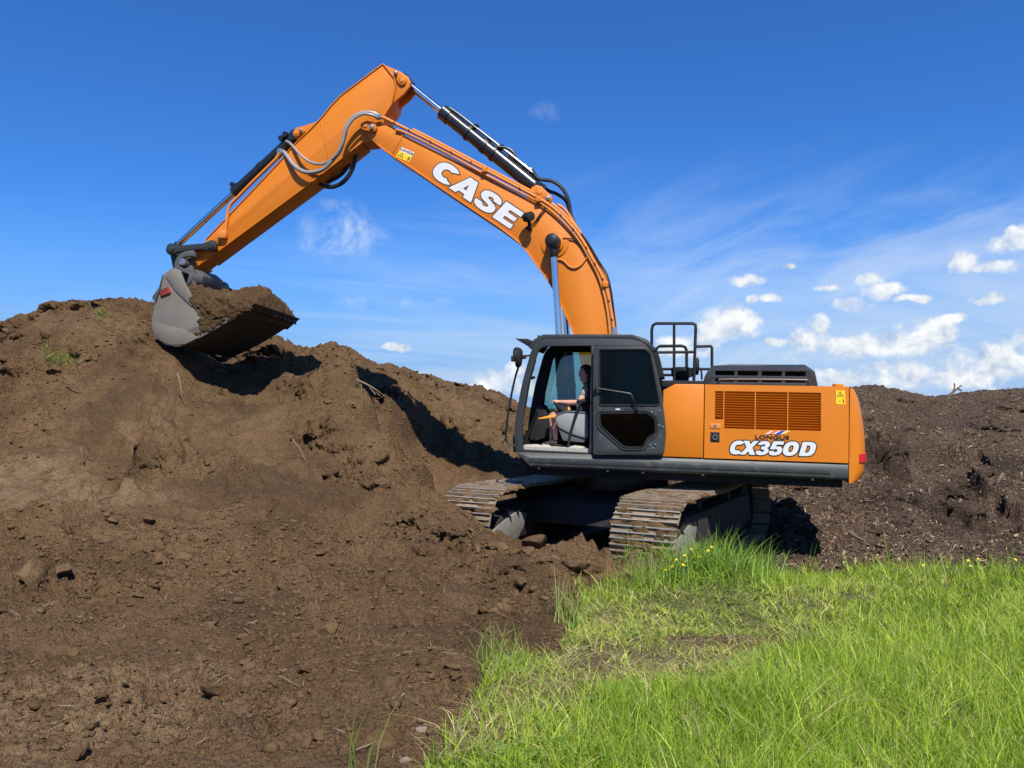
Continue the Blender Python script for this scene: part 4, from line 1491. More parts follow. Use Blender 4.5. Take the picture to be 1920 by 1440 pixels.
def boom_arm():
    yb = YB + BH
    upper = [(1128, 818), (1142, 780), (1147, 720), (1146, 670), (1142.5, 633), (1139.5, 590), (1133, 545), (1120, 509), (1104, 478), (1082, 449), (1053, 417), (1022, 391.5), (980, 367.5), (941, 347), (893, 321), (845, 296.5), (800, 274), (760, 254)]
    tip = [(744, 243), (730, 234), (712, 236), (700, 228), (687, 225.5), (678, 231), (676, 240), (680, 247), (693, 260), (706, 271)]
    lower = [(733, 292), (770, 315), (808, 341.6), (856, 374), (904, 406), (942, 432), (977.6, 461), (1010.8, 505), (1033, 537), (1051, 571.7), (1066, 605), (1077, 632), (1092, 690), (1100, 750), (1105, 800), (1112, 822)]
    up3 = spline([L(a, b, yb) for a, b in upper], 3)
    lo3 = spline([L(a, b, yb) for a, b in lower], 3)
    tp3 = [Vector(L(a, b, yb)) for a, b in tip]
    outline = [(p.x, p.y) for p in up3 + tp3 + lo3]
    bb = MB(); bb.prism(outline, YB - BH, yb)
    boom = bb.build('boom', M['orange'], EX, 0.012, 2, 25)
    fl = MB()
    lo_path = [(p.x, p.y) for p in spline([L(a, b, yb) for a, b in [(706, 271)] + lower[:13]], 3)]
    fl.prism(band(lo_path, 0.022, -1), YB - BH - 0.03, yb + 0.028)
    fl.build('lower_flange', M['orange'], boom, 0.004)
    fu = MB()
    up_path = [(p.x, p.y) for p in spline([L(a, b, yb) for a, b in upper[3:] + [(744, 243)]], 3)]
    fu.prism(band(up_path, 0.018, -1), YB - BH - 0.02, yb + 0.018)
    fu.build('upper_flange', M['orange'], boom, 0.004)
    # weld seam near the tip, pin bosses
    sm = MB()
    a = L(757, 250, yb); b = L(733, 291, yb)
    sm.prism([(a[0] - .02, a[1]), (a[0] + .02, a[1]), (b[0] + .02, b[1]), (b[0] - .02, b[1])], yb - 0.01, yb + 0.012)
    sm.build('weld_seam', M['orange'], boom, 0.006)

    def disc(name, px, py, y0, y1, r, mat, parent, bev=0.006, seg=32):
        c = L3(px, py, y1)
        m = MB(); m.cyl((c.x, y0, c.z), (c.x, y1, c.z), r, seg)
        return m.build(name, mat, parent, bev)

    def keeper(px0, py0, px1, py1, y, r, parent, off=0.03):
        """pin plate: a rounded bar with a bolt"""
        a = Vector(L(px0, py0, y)); b = Vector(L(px1, py1, y))
        d = (b - a).normalized(); n = Vector((-d.y, d.x))
        pts = [(a - d * r * math.cos(t) + n * r * math.sin(t)) for t in np.linspace(-math.pi / 2, math.pi / 2, 9)]
        pts += [(b + d * r * 0.8 * math.cos(t) + n * r * 0.8 * math.sin(t)) for t in np.linspace(math.pi / 2, -math.pi / 2, 9)]
        m = MB(); m.prism([(p.x, p.y) for p in pts], y - 0.02, y + off)
        m.build('pin_plate', M['orange'], parent, 0.006)
        q = MB(); q.cyl((a.x, y + off - 0.005, a.y), (a.x, y + off + 0.012, a.y), r * 0.5, 18)
        q.build('pin_head', M['orange_pipe'], parent, 0.003)
        q = MB(); q.cyl((b.x, y + off - 0.005, b.y), (b.x, y + off + 0.05, b.y), r * 0.44, 14)
        q.cyl((b.x, y + off + 0.045, b.y), (b.x, y + off + 0.06, b.y), r * 0.25, 8)
        q.build('bolt', M['bolt'], parent, 0.003)
    # big boss round the boom cylinder pin
    disc('pin_boss', 1040, 456, yb - 0.02, yb + 0.02, 0.225, M['orange'], boom, 0.014, 40)
    disc('pin_boss', 1040, 456, yb - 0.02, yb + 0.055, 0.14, M['orange'], boom, 0.012, 36)
    keeper(687, 236, 700, 241, yb + 0.02, 0.088, boom, 0.045)
    # bracket that carries the arm cylinder
    br = MB()
    yb2 = 0.07
    for s in (YB - 0.15, YB + 0.15):
        br.prism(LL([(988, 372), (997, 352), (1006, 347), (1017, 351), (1024, 362), (1036, 384), (1046, 412), (1000, 382)], YB + 0.15), s - 0.025, s + 0.025)
    br.build('cylinder_bracket', M['orange'], boom, 0.008)
    keeper(1012, 361, 1028, 373, YB + 0.18, 0.085, boom, 0.03)
    # ---------------- arm
    ya = YB + AH
    arm_px = [(718, 122), (738, 148), (740, 160), (732, 198), (724, 216), (714, 243), (706, 262), (690, 266), (676, 267.5), (632, 302), (587, 338), (490, 410), (395.5, 480), (372, 498), (358, 507), (345, 507), (336, 499), (336, 488), (345, 480), (360, 474),
              (374, 462), (387, 450), (431, 404), (480, 352), (529, 300), (551, 273.5), (580, 247), (603, 223), (622, 199), (640, 180), (680, 150)]
    am = MB(); am.prism(LL(arm_px, ya), YB - AH, ya)
    arm = am.build('arm', M['orange'], EX, 0.010, 2, 25)
    f2 = MB()
    f2.prism(band(LL([(722, 214), (733, 196), (741, 160), (738.5, 147), (718, 121)], ya), 0.02, 1), YB - AH - 0.025, ya + 0.02)
    f2.prism(band(LL([(718, 121), (680, 149.5), (640, 179.5), (622, 198), (603, 222), (580, 246), (551, 273), (529, 299.5), (431, 403.5), (387, 450)], ya), 0.016, 1), YB - AH - 0.02, ya + 0.016)
    f2.prism(band(LL([(384, 489), (490, 410.5), (587, 338.5), (676, 268)], ya), 0.018, 1), YB - AH - 0.02, ya + 0.016)
    f2.build('arm_flange', M['orange'], arm, 0.004)
    sm = MB()
    a = L(602, 226, ya); b = L(616, 298, ya)
    sm.prism([(a[0] - .008, a[1]), (a[0] + .012, a[1]), (b[0] + .012, b[1]), (b[0] - .008, b[1])], ya - 0.01, ya + 0.006)
    sm.build('weld_seam', M['orange'], arm, 0.003)
    lug = MB()
    for s in (YB - 0.13, YB + 0.13):
        lug.prism(LL([(718, 121), (733, 127), (752, 135), (765, 144), (770, 154), (768, 163), (758, 176), (746, 186), (736, 196), (728, 190), (728, 150)], YB + 0.15), s - 0.03, s + 0.03)
    lug.build('cylinder_lug', M['orange'], arm, 0.008)
    keeper(755, 152, 744, 139, YB + 0.165, 0.075, arm, 0.03)
    lg = MB()
    for s in (YB - 0.13, YB + 0.13):
        lg.prism(LL([(607, 220), (590, 230), (570, 236), (556, 240), (549, 248), (551, 258), (560, 262), (585, 246)], YB + 0.15), s - 0.03, s + 0.03)
    lg.build('bucket_cylinder_lug', M['orange'], arm, 0.006)
    keeper(557, 250, 567, 246.5, YB + 0.165, 0.065, arm, 0.03)

    # ---------------- cylinders
    def cylinder(name, p_base, p_rod, split, rb, rr, extra_collar=True, label=None):
        """barrel from p_base, rod to p_rod; split = share of the length that is barrel"""
        a, b = Vector(p_base), Vector(p_rod)
        m_ = a + (b - a) * split
        d = (b - a).normalized()
        t = MB()
        t.tube([a + d * 0.05, a + d * 0.10, a + d * 0.14, m_ - d * 0.18, m_ - d * 0.18, m_ - d * 0.02, m_], [rb * 0.9, rb * 1.0, rb, rb, rb * 1.13, rb * 1.13, rb * 0.9], 24)
        t.cyl(a + Vector((0, -rb * 0.9, 0)), a + Vector((0, rb * 0.9, 0)), rb * 1.0, 20)
        c = t.build(name, M['barrel'], EX, 0.0, angle=30)
        if label: c['label'] = label
        r = MB(); r.cyl(m_ - d * 0.05, b - d * rr * 1.2, rr, 20)
        r.build('rod', M['chrome'], c)
        e = MB()
        e.cyl(b + Vector((0, -rb * 0.8, 0)), b + Vector((0, rb * 0.8, 0)), rr * 1.75, 20)
        e.tube([b - d * rr * 2.6, b - d * rr], rr * 1.3, 16)
        e.build('rod_eye', M['barrel'], c)
        g = MB()
        k = a + (m_ - a) * 0.55
        g.tube([k - d * 0.04, k + d * 0.04], rb * 1.10, 20)
        g.build('clamp_band', M['black'], c)
        return c, a, m_, b, d
    ac, a, m_, b, d = cylinder('arm_cylinder', L3(1011, 357, YB), L3(759, 153, YB), 0.715, 0.115, 0.062)
    # pipes lying along the arm cylinder
    n_ = Vector((d.z, 0, -d.x))
    if n_.z < 0: n_ = -n_
    pp = MB()
    for yy in (YB + 0.06, YB - 0.06):
        pp.tube([a + d * 0.22 + n_ * 0.15 + Vector((0, yy - YB, 0)), a + d * 0.75 + n_ * 0.15 + Vector((0, yy - YB, 0))], 0.028, 8)
    pp.tube([a + d * 0.75 + n_ * 0.15 + Vector((0, 0.06, 0)), m_ - d * 0.3 + n_ * 0.135 + Vector((0, 0.06, 0)), m_ - d * 0.1 + n_ * 0.12 + Vector((0, 0.06, 0))], 0.024, 8)
    pp.build('cylinder_pipe', M['barrel'], ac)
    ft = MB()
    for s in (0.30, 0.42, 0.66, 0.72):
        ft.cyl(a + d * s + n_ * 0.15 + Vector((0, 0.02, 0)), a + d * (s + 0.05) + n_ * 0.15 + Vector((0, 0.02, 0)), 0.055 if s != 0.42 else 0.045, 10)
    ft.build('pipe_fitting', M['bolt'], ac)
    cb = MB()
    for s in (0.98, 1.56):
        cb.tube([a + d * s, a + d * (s + 0.05)], 0.132, 20)
        cb.box(*(lambda q: (q.x - 0.06, q.x + 0.06, YB - 0.05, YB + 0.08, q.z - 0.03, q.z + 0.03))(a + d * s + n_ * 0.145))
    cb.build('pipe_clamp', M['black'], ac)
    hs = MB()
    hs.tube(spline([a + d * 0.30 + n_ * 0.18 + Vector((0, 0.06, 0)), L3(1010, 335, YB + .06), L3(1036, 340, YB + .06), L3(1055, 354, YB + .06), L3(1066, 376, YB + .05), L3(1070, 400, YB + .04), L3(1077, 419, YB + .04)], 6), 0.030, 9)
    hs.tube(spline([a + d * 0.02 + n_ * 0.12 + Vector((0, -0.06, 0)), L3(1027, 357, YB - .06), L3(1045, 364, YB - .06), L3(1061, 376, YB - .05), L3(1068, 395, YB - .04), L3(1075, 415, YB - .04)], 6), 0.030, 9)
    hs.tube(spline([a + d * 0.66 + n_ * 0.16 + Vector((0, 0.06, 0)), a + d * 0.75 + n_ * 0.21 + Vector((0, 0.06, 0)), a + d * 0.88 + n_ * 0.19 + Vector((0, 0.07, 0)), a + d * 1.02 + n_ * 0.10 + Vector((0, 0.08, 0))], 6), 0.026, 8)
    hs.build('hydraulic_hose', M['hose'], EX)
    # boom cylinders, one each side of the boom
    top = L3(1037, 453, 0.36); mid_ = L3(1048.5, 632, 0.36)
    dd = (mid_ - top).normalized()
    foot = top + dd * ((top.z - 1.62) / -dd.z)
    ltot = (foot - top).length
    ls = ((mid_ - top).length + 0.0) / ltot
    for y, lab in ((0.36, None), (-0.46, None)):
        o = Vector((0, y - 0.36, 0))
        c, a2, m2, b2, d2 = cylinder('boom_cylinder', foot + o, top + o, 1 - ls, 0.088, 0.053)
        pm = MB()
        s = 1 if y > 0 else -1
        pm.cyl(b2 + Vector((0, -0.10 * s, 0)), b2 + Vector((0, 0.10 * s, 0)), 0.115, 24)
        pm.cyl(b2 + Vector((0, 0.09 * s, 0)), b2 + Vector((0, 0.125 * s, 0)), 0.085, 8)
        pm.tube([b2 - d2 * 0.25, b2 - d2 * 0.05], [0.066, 0.085], 18)
        pm.build('pin_cap', M['black'], c, 0.008)
    # bucket cylinder on the arm
    bc, a3, m3, b3, d3 = cylinder('bucket_cylinder', L3(555, 255, YB), L3(325, 467, YB), 0.50, 0.092, 0.052)
    n3 = Vector((d3.z, 0, -d3.x)); n3 = n3 if n3.z > 0 else -n3
    for s in (0.12, 0.22):
        g = MB()
        q = a3 + d3 * s + n3 * 0.10
        g.cyl(q + Vector((0, 0.0, 0)), q + Vector((0, 0.12, 0)), 0.05, 10)
        g.tube([q, q + n3 * 0.06], 0.04, 8)
        g.build('port_block', M['black'], bc)
    g = MB()
    q = m3 - d3 * 0.1 + n3 * 0.1
    g.cyl(q + Vector((0, -.05, 0)), q + Vector((0, .09, 0)), 0.045, 10)
    g.build('port_block', M['black'], bc)

    # ---------------- pipes and hoses
    def hose(name, pts, y, r, mat, parent=None, n=6, ys=None):
        t = MB()
        P = [L3(a_, b_, (ys[i] if ys else y)) for i, (a_, b_) in enumerate(pts)]
        t.tube(spline(P, n), r, 9)
        return t.build(name, mat, parent)
    # two orange pipes that follow the top of the boom
    pipe_a = [(711, 219), (722, 222), (740, 231), (770, 246), (800, 261), (850, 287), (905, 316), (960, 345), (1010, 372), (1040, 392), (1070, 422), (1092, 451), (1110, 484), (1126, 512), (1137, 541), (1145, 580), (1150, 612), (1152, 640)]
    pipe_b = [(742, 243), (760, 249), (800, 268), (850, 294), (905, 325), (960, 353), (1005, 376), (1033, 395), (1063, 423), (1088, 455), (1108, 490), (1121, 515), (1131, 545), (1140, 590), (1145, 640)]
    hose('steel_pipe', pipe_a, YB + 0.28, 0.028, M['orange_pipe'], boom, 3)
    hose('steel_pipe', pipe_b, YB + 0.275, 0.020, M['orange_pipe'], boom, 3)
    hose('steel_pipe', [(a_ + 4, b_ - 3) for a_, b_ in pipe_a[3:]], YB + 0.16, 0.026, M['orange_pipe'], boom, 3)
    hose('steel_pipe', [(1046, 384), (1056, 390), (1066, 402), (1076, 418), (1090, 440), (1108, 466), (1122, 494), (1136, 520), (1143, 548)], YB + 0.1, 0.024, M['orange_pipe'], boom, 3)
    hose('cable', [(1090, 437), (1106, 460), (1122, 488), (1138, 514), (1146, 545), (1152, 590), (1157, 636)], YB + 0.2, 0.012, M['hose'], boom, 4)
    for (px, py) in ((909, 318), (1010, 373), (1135, 533)):
        q = MB()
        p = L3(px, py, YB + 0.28)
        q.box(p.x - 0.045, p.x + 0.045, YB + 0.20, YB + 0.325, p.z - 0.05, p.z + 0.045)
        q.build('pipe_bracket', M['orange'], boom, 0.008)
    for (px, py) in ((740, 231), (768, 245), (808, 266), (847, 286), (884, 305), (975, 354), (1052, 404), (1075, 430), (1100, 465), (1116, 495), (1131, 524), (1142, 565), (1148, 600)):
        q = MB()
        p = L3(px, py, YB + 0.28)
        q.tube([p + Vector((-.008, 0, 0.004)), p + Vector((.008, 0, -0.004))], 0.034, 9)
        q.build('cable_tie', M['black'], boom)
    for y in (YB + 0.28, YB + 0.16):
        p = L3(1151.5, 622, y)
        cf = MB()
        cf.tube([p + Vector((0, 0, 0.07)), p + Vector((0, 0, 0.0)), p + Vector((0, 0, -0.09))], 0.045, 10)
        cf.build('hose_coupling', M['bolt'], boom)
    for px, py in ((1074, 415), (1080, 424)):
        p = L3(px, py, YB + .04)
        cf = MB()
        cf.tube([p + Vector((.015, 0, .03)), p - Vector((.015, 0, .03))], 0.038, 9)
        cf.build('hose_coupling', M['bolt'], boom)
    # grey hoses looping from the boom pipes over the arm
    hose('grey_hose', [(712, 219), (700, 212.5), (682, 211.5), (664, 219), (651, 235), (645, 258), (638, 280), (627, 296), (608, 316), (588, 323), (570, 322), (553, 312), (541, 297), (532, 285), (525, 286)], 0, 0.036, M['hose_grey'], EX, 5,
         ys=[.23, .27, .30, .34, .36, .36, .34, .32, .30, .29, .27, .25, .2, .14, .1])
    hose('grey_hose', [(711, 222), (698, 216), (680, 214), (662, 224), (648, 246), (641, 272), (630, 292), (612, 305), (596, 307.5), (580, 303), (565, 292), (553, 279), (544, 269), (537, 265)], 0, 0.024, M['hose_grey'], EX, 5,
         ys=[.25, .32, .36, .40, .41, .40, .36, .30, .28, .26, .25, .2, .14, .08])
    cp = MB()
    p = L3(710, 219, .24)
    cp.tube([p + Vector((.04, 0, .006)), p + Vector((-.05, 0, -.012))], 0.05, 10)
    cp.build('hose_coupling', M['bolt'], EX)
    cp = MB()
    p = L3(524, 285, .1)
    cp.cyl(p + Vector((-0.03, -.08, 0)), p + Vector((-0.03, .05, 0)), 0.055, 10)
    cp.build('hose_coupling', M['bolt'], EX)
    hose('black_hose', [(676, 262), (668, 290), (660, 318), (645, 340), (625, 350), (608, 349), (600, 344)], YB, 0.038, M['hose'], EX, 5)
    hose('black_hose', [(660, 280), (655, 305), (642, 325), (622, 338), (602, 342)], YB - .1, 0.034, M['hose'], EX, 5)
    # pipe along the top of the arm
    hose('steel_pipe', [(524, 287), (519, 296), (512, 304), (470, 345), (445, 371), (433, 383), (428, 395), (425, 415), (422.5, 433)], ya + 0.03, 0.030, M['orange_pipe'], arm, 4)
    bk = MB()
    a_ = L(413, 433, ya); b_ = L(428, 448, ya)
    bk.box(b_[0], a_[0], ya - 0.01, ya + 0.09, b_[1], a_[1])
    bk.build('pipe_stop', M['orange_pipe'], arm, 0.01)
    # thin grease lines
    hose('grease_line', [(1048, 449), (1062, 447), (1078, 450), (1090, 462), (1104, 480)], yb + 0.02, 0.010, M['soft_black'], boom, 5)
    hose('grease_line', [(1045, 486), (1056, 489), (1068, 500), (1080, 502), (1092, 494), (1104, 477)], yb + 0.02, 0.012, M['orange_pipe'], boom, 5)
    hose('cable', [(995, 421), (1003, 415), (1012, 402), (1021, 392)], yb + 0.02, 0.008, M['soft_black'], boom, 5)
    hose('cable', [(996, 425), (1005, 418), (1014, 405), (1023, 393)], yb + 0.02, 0.007, M['soft_black'], boom, 5)
    # work lamp
    wl = MB()
    p = L3(992, 408, yb + 0.17)
    wl.cyl((p.x + 0.06, yb + 0.14, p.z + 0.01), (p.x - 0.05, yb + 0.26, p.z - 0.0), 0.075, 18)
    wl.tube([(p.x, yb + 0.16, p.z - 0.04), (p.x + 0.0, yb + 0.12, p.z - 0.13)], 0.03, 8)
    wl.box(p.x - 0.02, p.x + 0.05, yb - 0.01, yb + 0.16, p.z - 0.17, p.z - 0.13)
    wl.build('work_lamp', M['soft_black'], boom, 0.006)
    return boom, arm, yb, ya


BOOM, ARM, YBF, YAF = boom_arm()


# ------------------------------------------------------------------ linkage, coupler, bucket
def bucket():
    for y in (0.24, -0.34):
        a = Vector(L(322, 468, y)); b = Vector(L(398, 461, y))
        d = (b - a).normalized(); n = Vector((-d.y, d.x))
        pts = [a - d * .10 * math.cos(t) + n * .10 * math.sin(t) for t in np.linspace(-math.pi / 2, math.pi / 2, 10)]
        pts += [a + d * 0.18 + n * 0.055, b - d * 0.18 + n * 0.055]
        pts += [b + d * .10 * math.cos(t) + n * .10 * math.sin(t) for t in np.linspace(math.pi / 2, -math.pi / 2, 10)]
        pts += [b - d * 0.18 - n * 0.055, a + d * 0.18 - n * 0.055]
        m = MB(); m.prism([(p.x, p.y) for p in pts], y - 0.035, y + 0.035)
        lk = m.build('link_arm', M['grey'], EX, 0.012)
        for q in (a, b):
            c = MB(); s = 1 if y > 0 else -1
            c.cyl((q.x, y, q.y), (q.x, y + 0.06 * s, q.y), 0.062, 20)
            c.build('pin', M['grey'], lk, 0.006)
    xl = MB()
    a = Vector(L(322, 468, 0.15))
    xl.cyl((a.x, -0.34, a.y), (a.x, 0.24, a.y), 0.05, 16)
    b = Vector(L(337, 505, 0.15))
    xl.prism(LL([(316, 466), (330, 466), (345, 500), (336, 515), (324, 505)], 0.1), -0.20, 0.10)
    xl.build('bucket_link', M['black'], EX, 0.02)
    # quick coupler: two hooked cheeks round the pin
    cp = None
    for y in (0.30, -0.40):
        hk = LL([(364, 470), (358, 470.5), (350, 472), (341, 476), (334, 483), (330, 492), (329.5, 500), (326, 507), (334, 514), (343, 520), (352, 525), (357, 530), (354, 538), (362, 531), (366.5, 523), (366, 513), (362, 502), (359, 497), (354, 502), (347, 505), (340, 500), (339, 491), (344, 484.5), (351, 482), (357, 481.5), (362, 481), (367, 482), (366, 476)], y)
        m = MB(); m.prism(hk, y - 0.04, y + 0.04)
        cp_ = m.build('coupler_cheek', M['coupler'], EX, 0.008)
    c = L3(345, 492, 0.3)
    m = MB(); m.cyl((c.x, -0.46, c.z), (c.x, 0.36, c.z), 0.062, 20)
    m.build('coupler_pin', M['bolt'], EX, 0.008)
    c = L3(345, 492, 0.3)
    m = MB(); m.cyl((c.x, -0.30, c.z), (c.x, 0.20, c.z), 0.125, 24)
    m.build('arm_bushing', M['coupler'], EX, 0.008)
    cr = MB()
    c1 = L(352, 524, 0.45)
    cr.cyl((c1[0], -0.62, c1[1] - .0), (c1[0], 0.52, c1[1] + .0), 0.125, 22)
    cr.prism([(c1[0] + .2, c1[1] - .12), (c1[0] + .22, c1[1] + .1), (c1[0], c1[1] + .22), (c1[0] - .16, c1[1] + .1), (c1[0] - .1, c1[1] - .1)], -0.36, 0.24)
    cr.build('coupler_frame', M['coupler'], EX, 0.012)
    # bucket
    W0, W1 = 0.74, -0.74
    def tl(y): return -0.055 * (W0 - y)
    prof = [(340, 508), (326, 503.5), (309, 516), (300, 543), (292, 575), (286.5, 601), (290, 624), (301.5, 639), (320, 648), (347, 647), (410, 615), (475, 572)]
    P = spline([L(a, b, W0) for a, b in prof], 4)
    inner = []
    for i, p in enumerate(P):
        t = (P[min(i + 1, len(P) - 1)] - P[max(i - 1, 0)]).normalized()
        n = Vector((-t.y, t.x))
        inner.append(p + n * 0.035)
    # make sure the inner side lies inside
    cen = Vector(L(370, 590, W0))
    if (inner[len(P) // 2] - cen).length > (P[len(P) // 2] - cen).length:
        inner = [p * 2 - q for p, q in zip(P, inner)]
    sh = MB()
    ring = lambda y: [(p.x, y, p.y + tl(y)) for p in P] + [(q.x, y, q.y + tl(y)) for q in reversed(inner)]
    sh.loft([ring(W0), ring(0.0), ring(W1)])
    bk = sh.build('bucket', M['bucket_shaded'], EX, 0.006)
    edge = LL([(475, 572), (455, 579), (425, 590), (398, 601), (383, 598), (371, 578), (361, 554), (347, 528)], W0)
    for y, s in ((W0, 1), (W1, -1)):
        ch = MB()
        pts = [(p.x, p.y + tl(y)) for p in P] + [(x, z + tl(y)) for x, z in edge]
        pts = [(p[0], p[1]) for p in pts]
        ch.prism(pts, y - 0.005 if s > 0 else y - 0.03, y + 0.03 if s > 0 else y + 0.005)
        ch.build('side_cheek', M['steel'], bk, 0.004)
    # wear plates on the near cheek
    wp = MB()
    pts = LL([(326, 505), (338, 508), (349, 533), (362, 556), (361, 575), (345, 560), (330, 545), (318, 528), (311, 517)], W0 + .03)
    wp.prism(pts, W0 + 0.028, W0 + 0.05)
    wp.prism(LL([(287, 603), (291, 624), (302, 639), (321, 647), (348, 645.5), (372, 633), (345, 617), (318, 612)], W0 + .03), W0 + 0.028, W0 + 0.042)
    wp.build('wear_plate', M['steel'], bk, 0.004)
    wr = MB()
    a = [L(309, 516, W0), L(302, 540, W0), L(290, 557, W0), L(290, 562, W0), L(296, 566, W0)]
    wr.prism([(x, z) for x, z in a] + [L(303, 545, W0)], W0 - 0.1, W0 + 0.06)
    wr.build('wing_plate', M['coupler'], bk, 0.004)
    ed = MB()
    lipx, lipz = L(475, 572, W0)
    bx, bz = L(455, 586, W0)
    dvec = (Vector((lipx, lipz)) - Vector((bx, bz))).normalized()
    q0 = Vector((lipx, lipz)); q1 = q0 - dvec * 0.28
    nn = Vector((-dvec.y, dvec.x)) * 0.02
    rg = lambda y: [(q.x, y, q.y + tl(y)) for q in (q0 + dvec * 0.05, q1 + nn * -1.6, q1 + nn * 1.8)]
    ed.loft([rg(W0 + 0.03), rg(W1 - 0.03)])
    ed.build('cutting_edge', M['bucket_shaded'], bk, 0.003)
    # ears for the coupler
    for y in (0.46, -0.52):
        e = MB()
        e.prism([(x, z + tl(y) * .5) for x, z in LL([(318, 512), (332, 503), (350, 512), (368, 530), (362, 548), (345, 545), (322, 535)], y)], y - 0.03, y + 0.03)
        e.build('ear', M['coupler'], bk, 0.01)
    # bolted pads under the edge
    for k in range(5):
        y = W0 - 0.75 - 0.16 * k
        for j, s in enumerate((0.07, 0.17)):
            pd = MB()
            q = q0 - dvec * s
            nrm = Vector((dvec.y, -dvec.x))
            if nrm.y > 0: nrm = -nrm
            r0 = [(q + dvec * 0.035), (q - dvec * 0.035), (q - dvec * 0.035 + nrm * 0.05), (q + dvec * 0.035 + nrm * 0.05)]
            pd.loft([[(v.x, y + e_, v.y + tl(y)) for v in r0] for e_ in (0.04, -0.04)])
            pd.build('edge_pad', M['coupler'], bk, 0.003)
    # maker's plate: red, with pale letter strokes
    c = L(309, 547, W0 + .05)
    pl = MB()
    ux = Vector((L(318, 543, W0)[0] - L(300, 550, W0)[0], L(318, 543, W0)[1] - L(300, 550, W0)[1]))
    o_ = Vector(c); hx = ux * 0.5; hy = Vector((-hx.y, hx.x)).normalized() * 0.055
    if hy.y < 0: hy = -hy
    ring = [o_ - hx - hy, o_ + hx - hy, o_ + hx + hy, o_ - hx + hy]
    pl.loft([[(q.x, yy, q.y) for q in ring] for yy in (W0 - 0.02, W0 + 0.056)])
    pl.build('maker_plate', M['red_plate'], bk, 0.003)
    bd = MB()
    t = [o_ + (-hx - hy) * 0.9, o_ + (hx - hy) * 0.9, o_ + (hx + hy) * 0.9, o_ + (-hx + hy) * 0.9]
    bd.tube([(q.x, W0 + 0.057, q.y) for q in t + [t[0]]], 0.005, 5)
    for k in range(6):
        u0 = -0.72 + k * 0.27
        q = o_ + hx * u0
        bd.tube([(q.x - hy.x * .5, W0 + 0.057, q.y - hy.y * .5), (q.x + hy.x * .5, W0 + 0.057, q.y + hy.y * .5)], 0.006, 5)
        q2 = o_ + hx * (u0 + 0.15)
        if k % 2 == 0:
            bd.tube([(q.x + hy.x * .5, W0 + 0.057, q.y + hy.y * .5), (q2.x + hy.x * .5, W0 + 0.057, q2.y + hy.y * .5)], 0.005, 5)
        else:
            bd.tube([(q.x - hy.x * .5, W0 + 0.057, q.y - hy.y * .5), (q2.x + hy.x * .5, W0 + 0.057, q2.y + hy.y * .5)], 0.005, 5)
    bd.build('plate_lettering', M['ink'], bk)
    # ---------------- the load: a crumbly heap filling the bucket
    x0, z0 = L(352, 540, W0)
    nu, nv = 110, 110
    U, V = np.meshgrid(np.linspace(0, 1, nu), np.linspace(0, 1, nv), indexing='ij')
    WALL = 0.22                                        # first part of V climbs the near face of the load
    wl = np.clip(V / WALL, 0, 1)
    Vt = np.clip((V - WALL) / (1 - WALL), 0, 1)
    ye = W0 + 0.045 - 0.07 * wl ** 2 + (W1 - 0.02 - W0 + 0.025) * Vt
    xl_, zl_ = L(473, 573, W0)
    xx = x0 + (xl_ - x0) * U
    pu = np.array([0, .08, .22, .45, .62, .80, .92, 1.0])
    ph_near = np.array([0.05, 0.06, 0.03, 0.0, 0.02, 0.05, 0.03, -0.02])
    ph_mid = np.array([0.06, 0.08, 0.10, 0.19, 0.29, 0.36, 0.25, -0.02])
    ph_far = np.array([0.02, 0.05, 0.10, 0.17, 0.20, 0.19, 0.11, -0.02])
    hn = np.interp(U, pu, ph_near); hm = np.interp(U, pu, ph_mid); hf = np.interp(U, pu, ph_far)
    wv = sstep(0.0, 0.45, Vt); wf = sstep(0.6, 1.0, Vt)
    h = hn * (1 - wv) + hm * wv
    h = h * (1 - wf) + hf * wf
    line = z0 + (zl_ - z0) * U
    depth = np.interp(U, [0, .08, .2, .38, .6, .85, 1.0], [.06, .22, .40, .46, .30, .12, .04])
    zz = line + h * sstep(.6, 1.0, wl) - depth * (1 - wl) - 0.055 * (W0 - ye)
    nz = fbm(xx * 1.0 + 3, ye + 7 + zz, 0.35, 4, 0.55, seed=70)
    nz2 = np.abs(fbm(xx + zz * .7, ye + zz, 0.11, 3, 0.6, seed=73))
    edgew = np.minimum(sstep(0, 0.08, U), sstep(0, 0.06, 1 - U))
    onw = sstep(.9, 1.0, wl)
    zz = zz + (0.085 * nz + 0.10 * nz2) * edgew * (.25 + .75 * onw)
    xx = xx + 0.03 * fbm(ye + zz, zz, 0.15, 3, seed=77)
    ye2 = ye + 0.02 * fbm(xx, zz, 0.12, 3, seed=78) + (1 - onw) * edgew * (.05 * fbm(xx, zz, .22, 3, seed=79) + .04 * np.abs(fbm(xx, zz, .08, 2, seed=80)))
    top = np.stack([xx, ye2, zz], -1)
    bot = top.copy()
    bot[..., 1] = np.minimum(bot[..., 1], W0 - 0.02)
    bot[..., 2] = np.minimum(zz - 0.06, line - 0.8 * depth - 0.055 * (W0 - ye))
    V3 = np.vstack([top.reshape(-1, 3), bot.reshape(-1, 3)])
    idx = np.arange(nu * nv).reshape(nu, nv)
    f = [np.stack([idx[:-1, :-1], idx[1:, :-1], idx[1:, 1:], idx[:-1, 1:]], -1).reshape(-1, 4)]
    k = nu * nv
    f.append(f[0][:, ::-1] + k)
    for s in (idx[0, :], idx[-1, :], idx[:, 0], idx[:, -1]):
        f.append(np.stack([s[:-1], s[1:], s[1:] + k, s[:-1] + k], -1))
    ld = mesh_np('soil_load', V3, np.vstack(f), M['damp_loam'], True)
    bm = bmesh.new(); bm.from_mesh(ld.data); bmesh.ops.recalc_face_normals(bm, faces=bm.faces[:]); bm.to_mesh(ld.data); bm.free()
    ld.matrix_world = HM
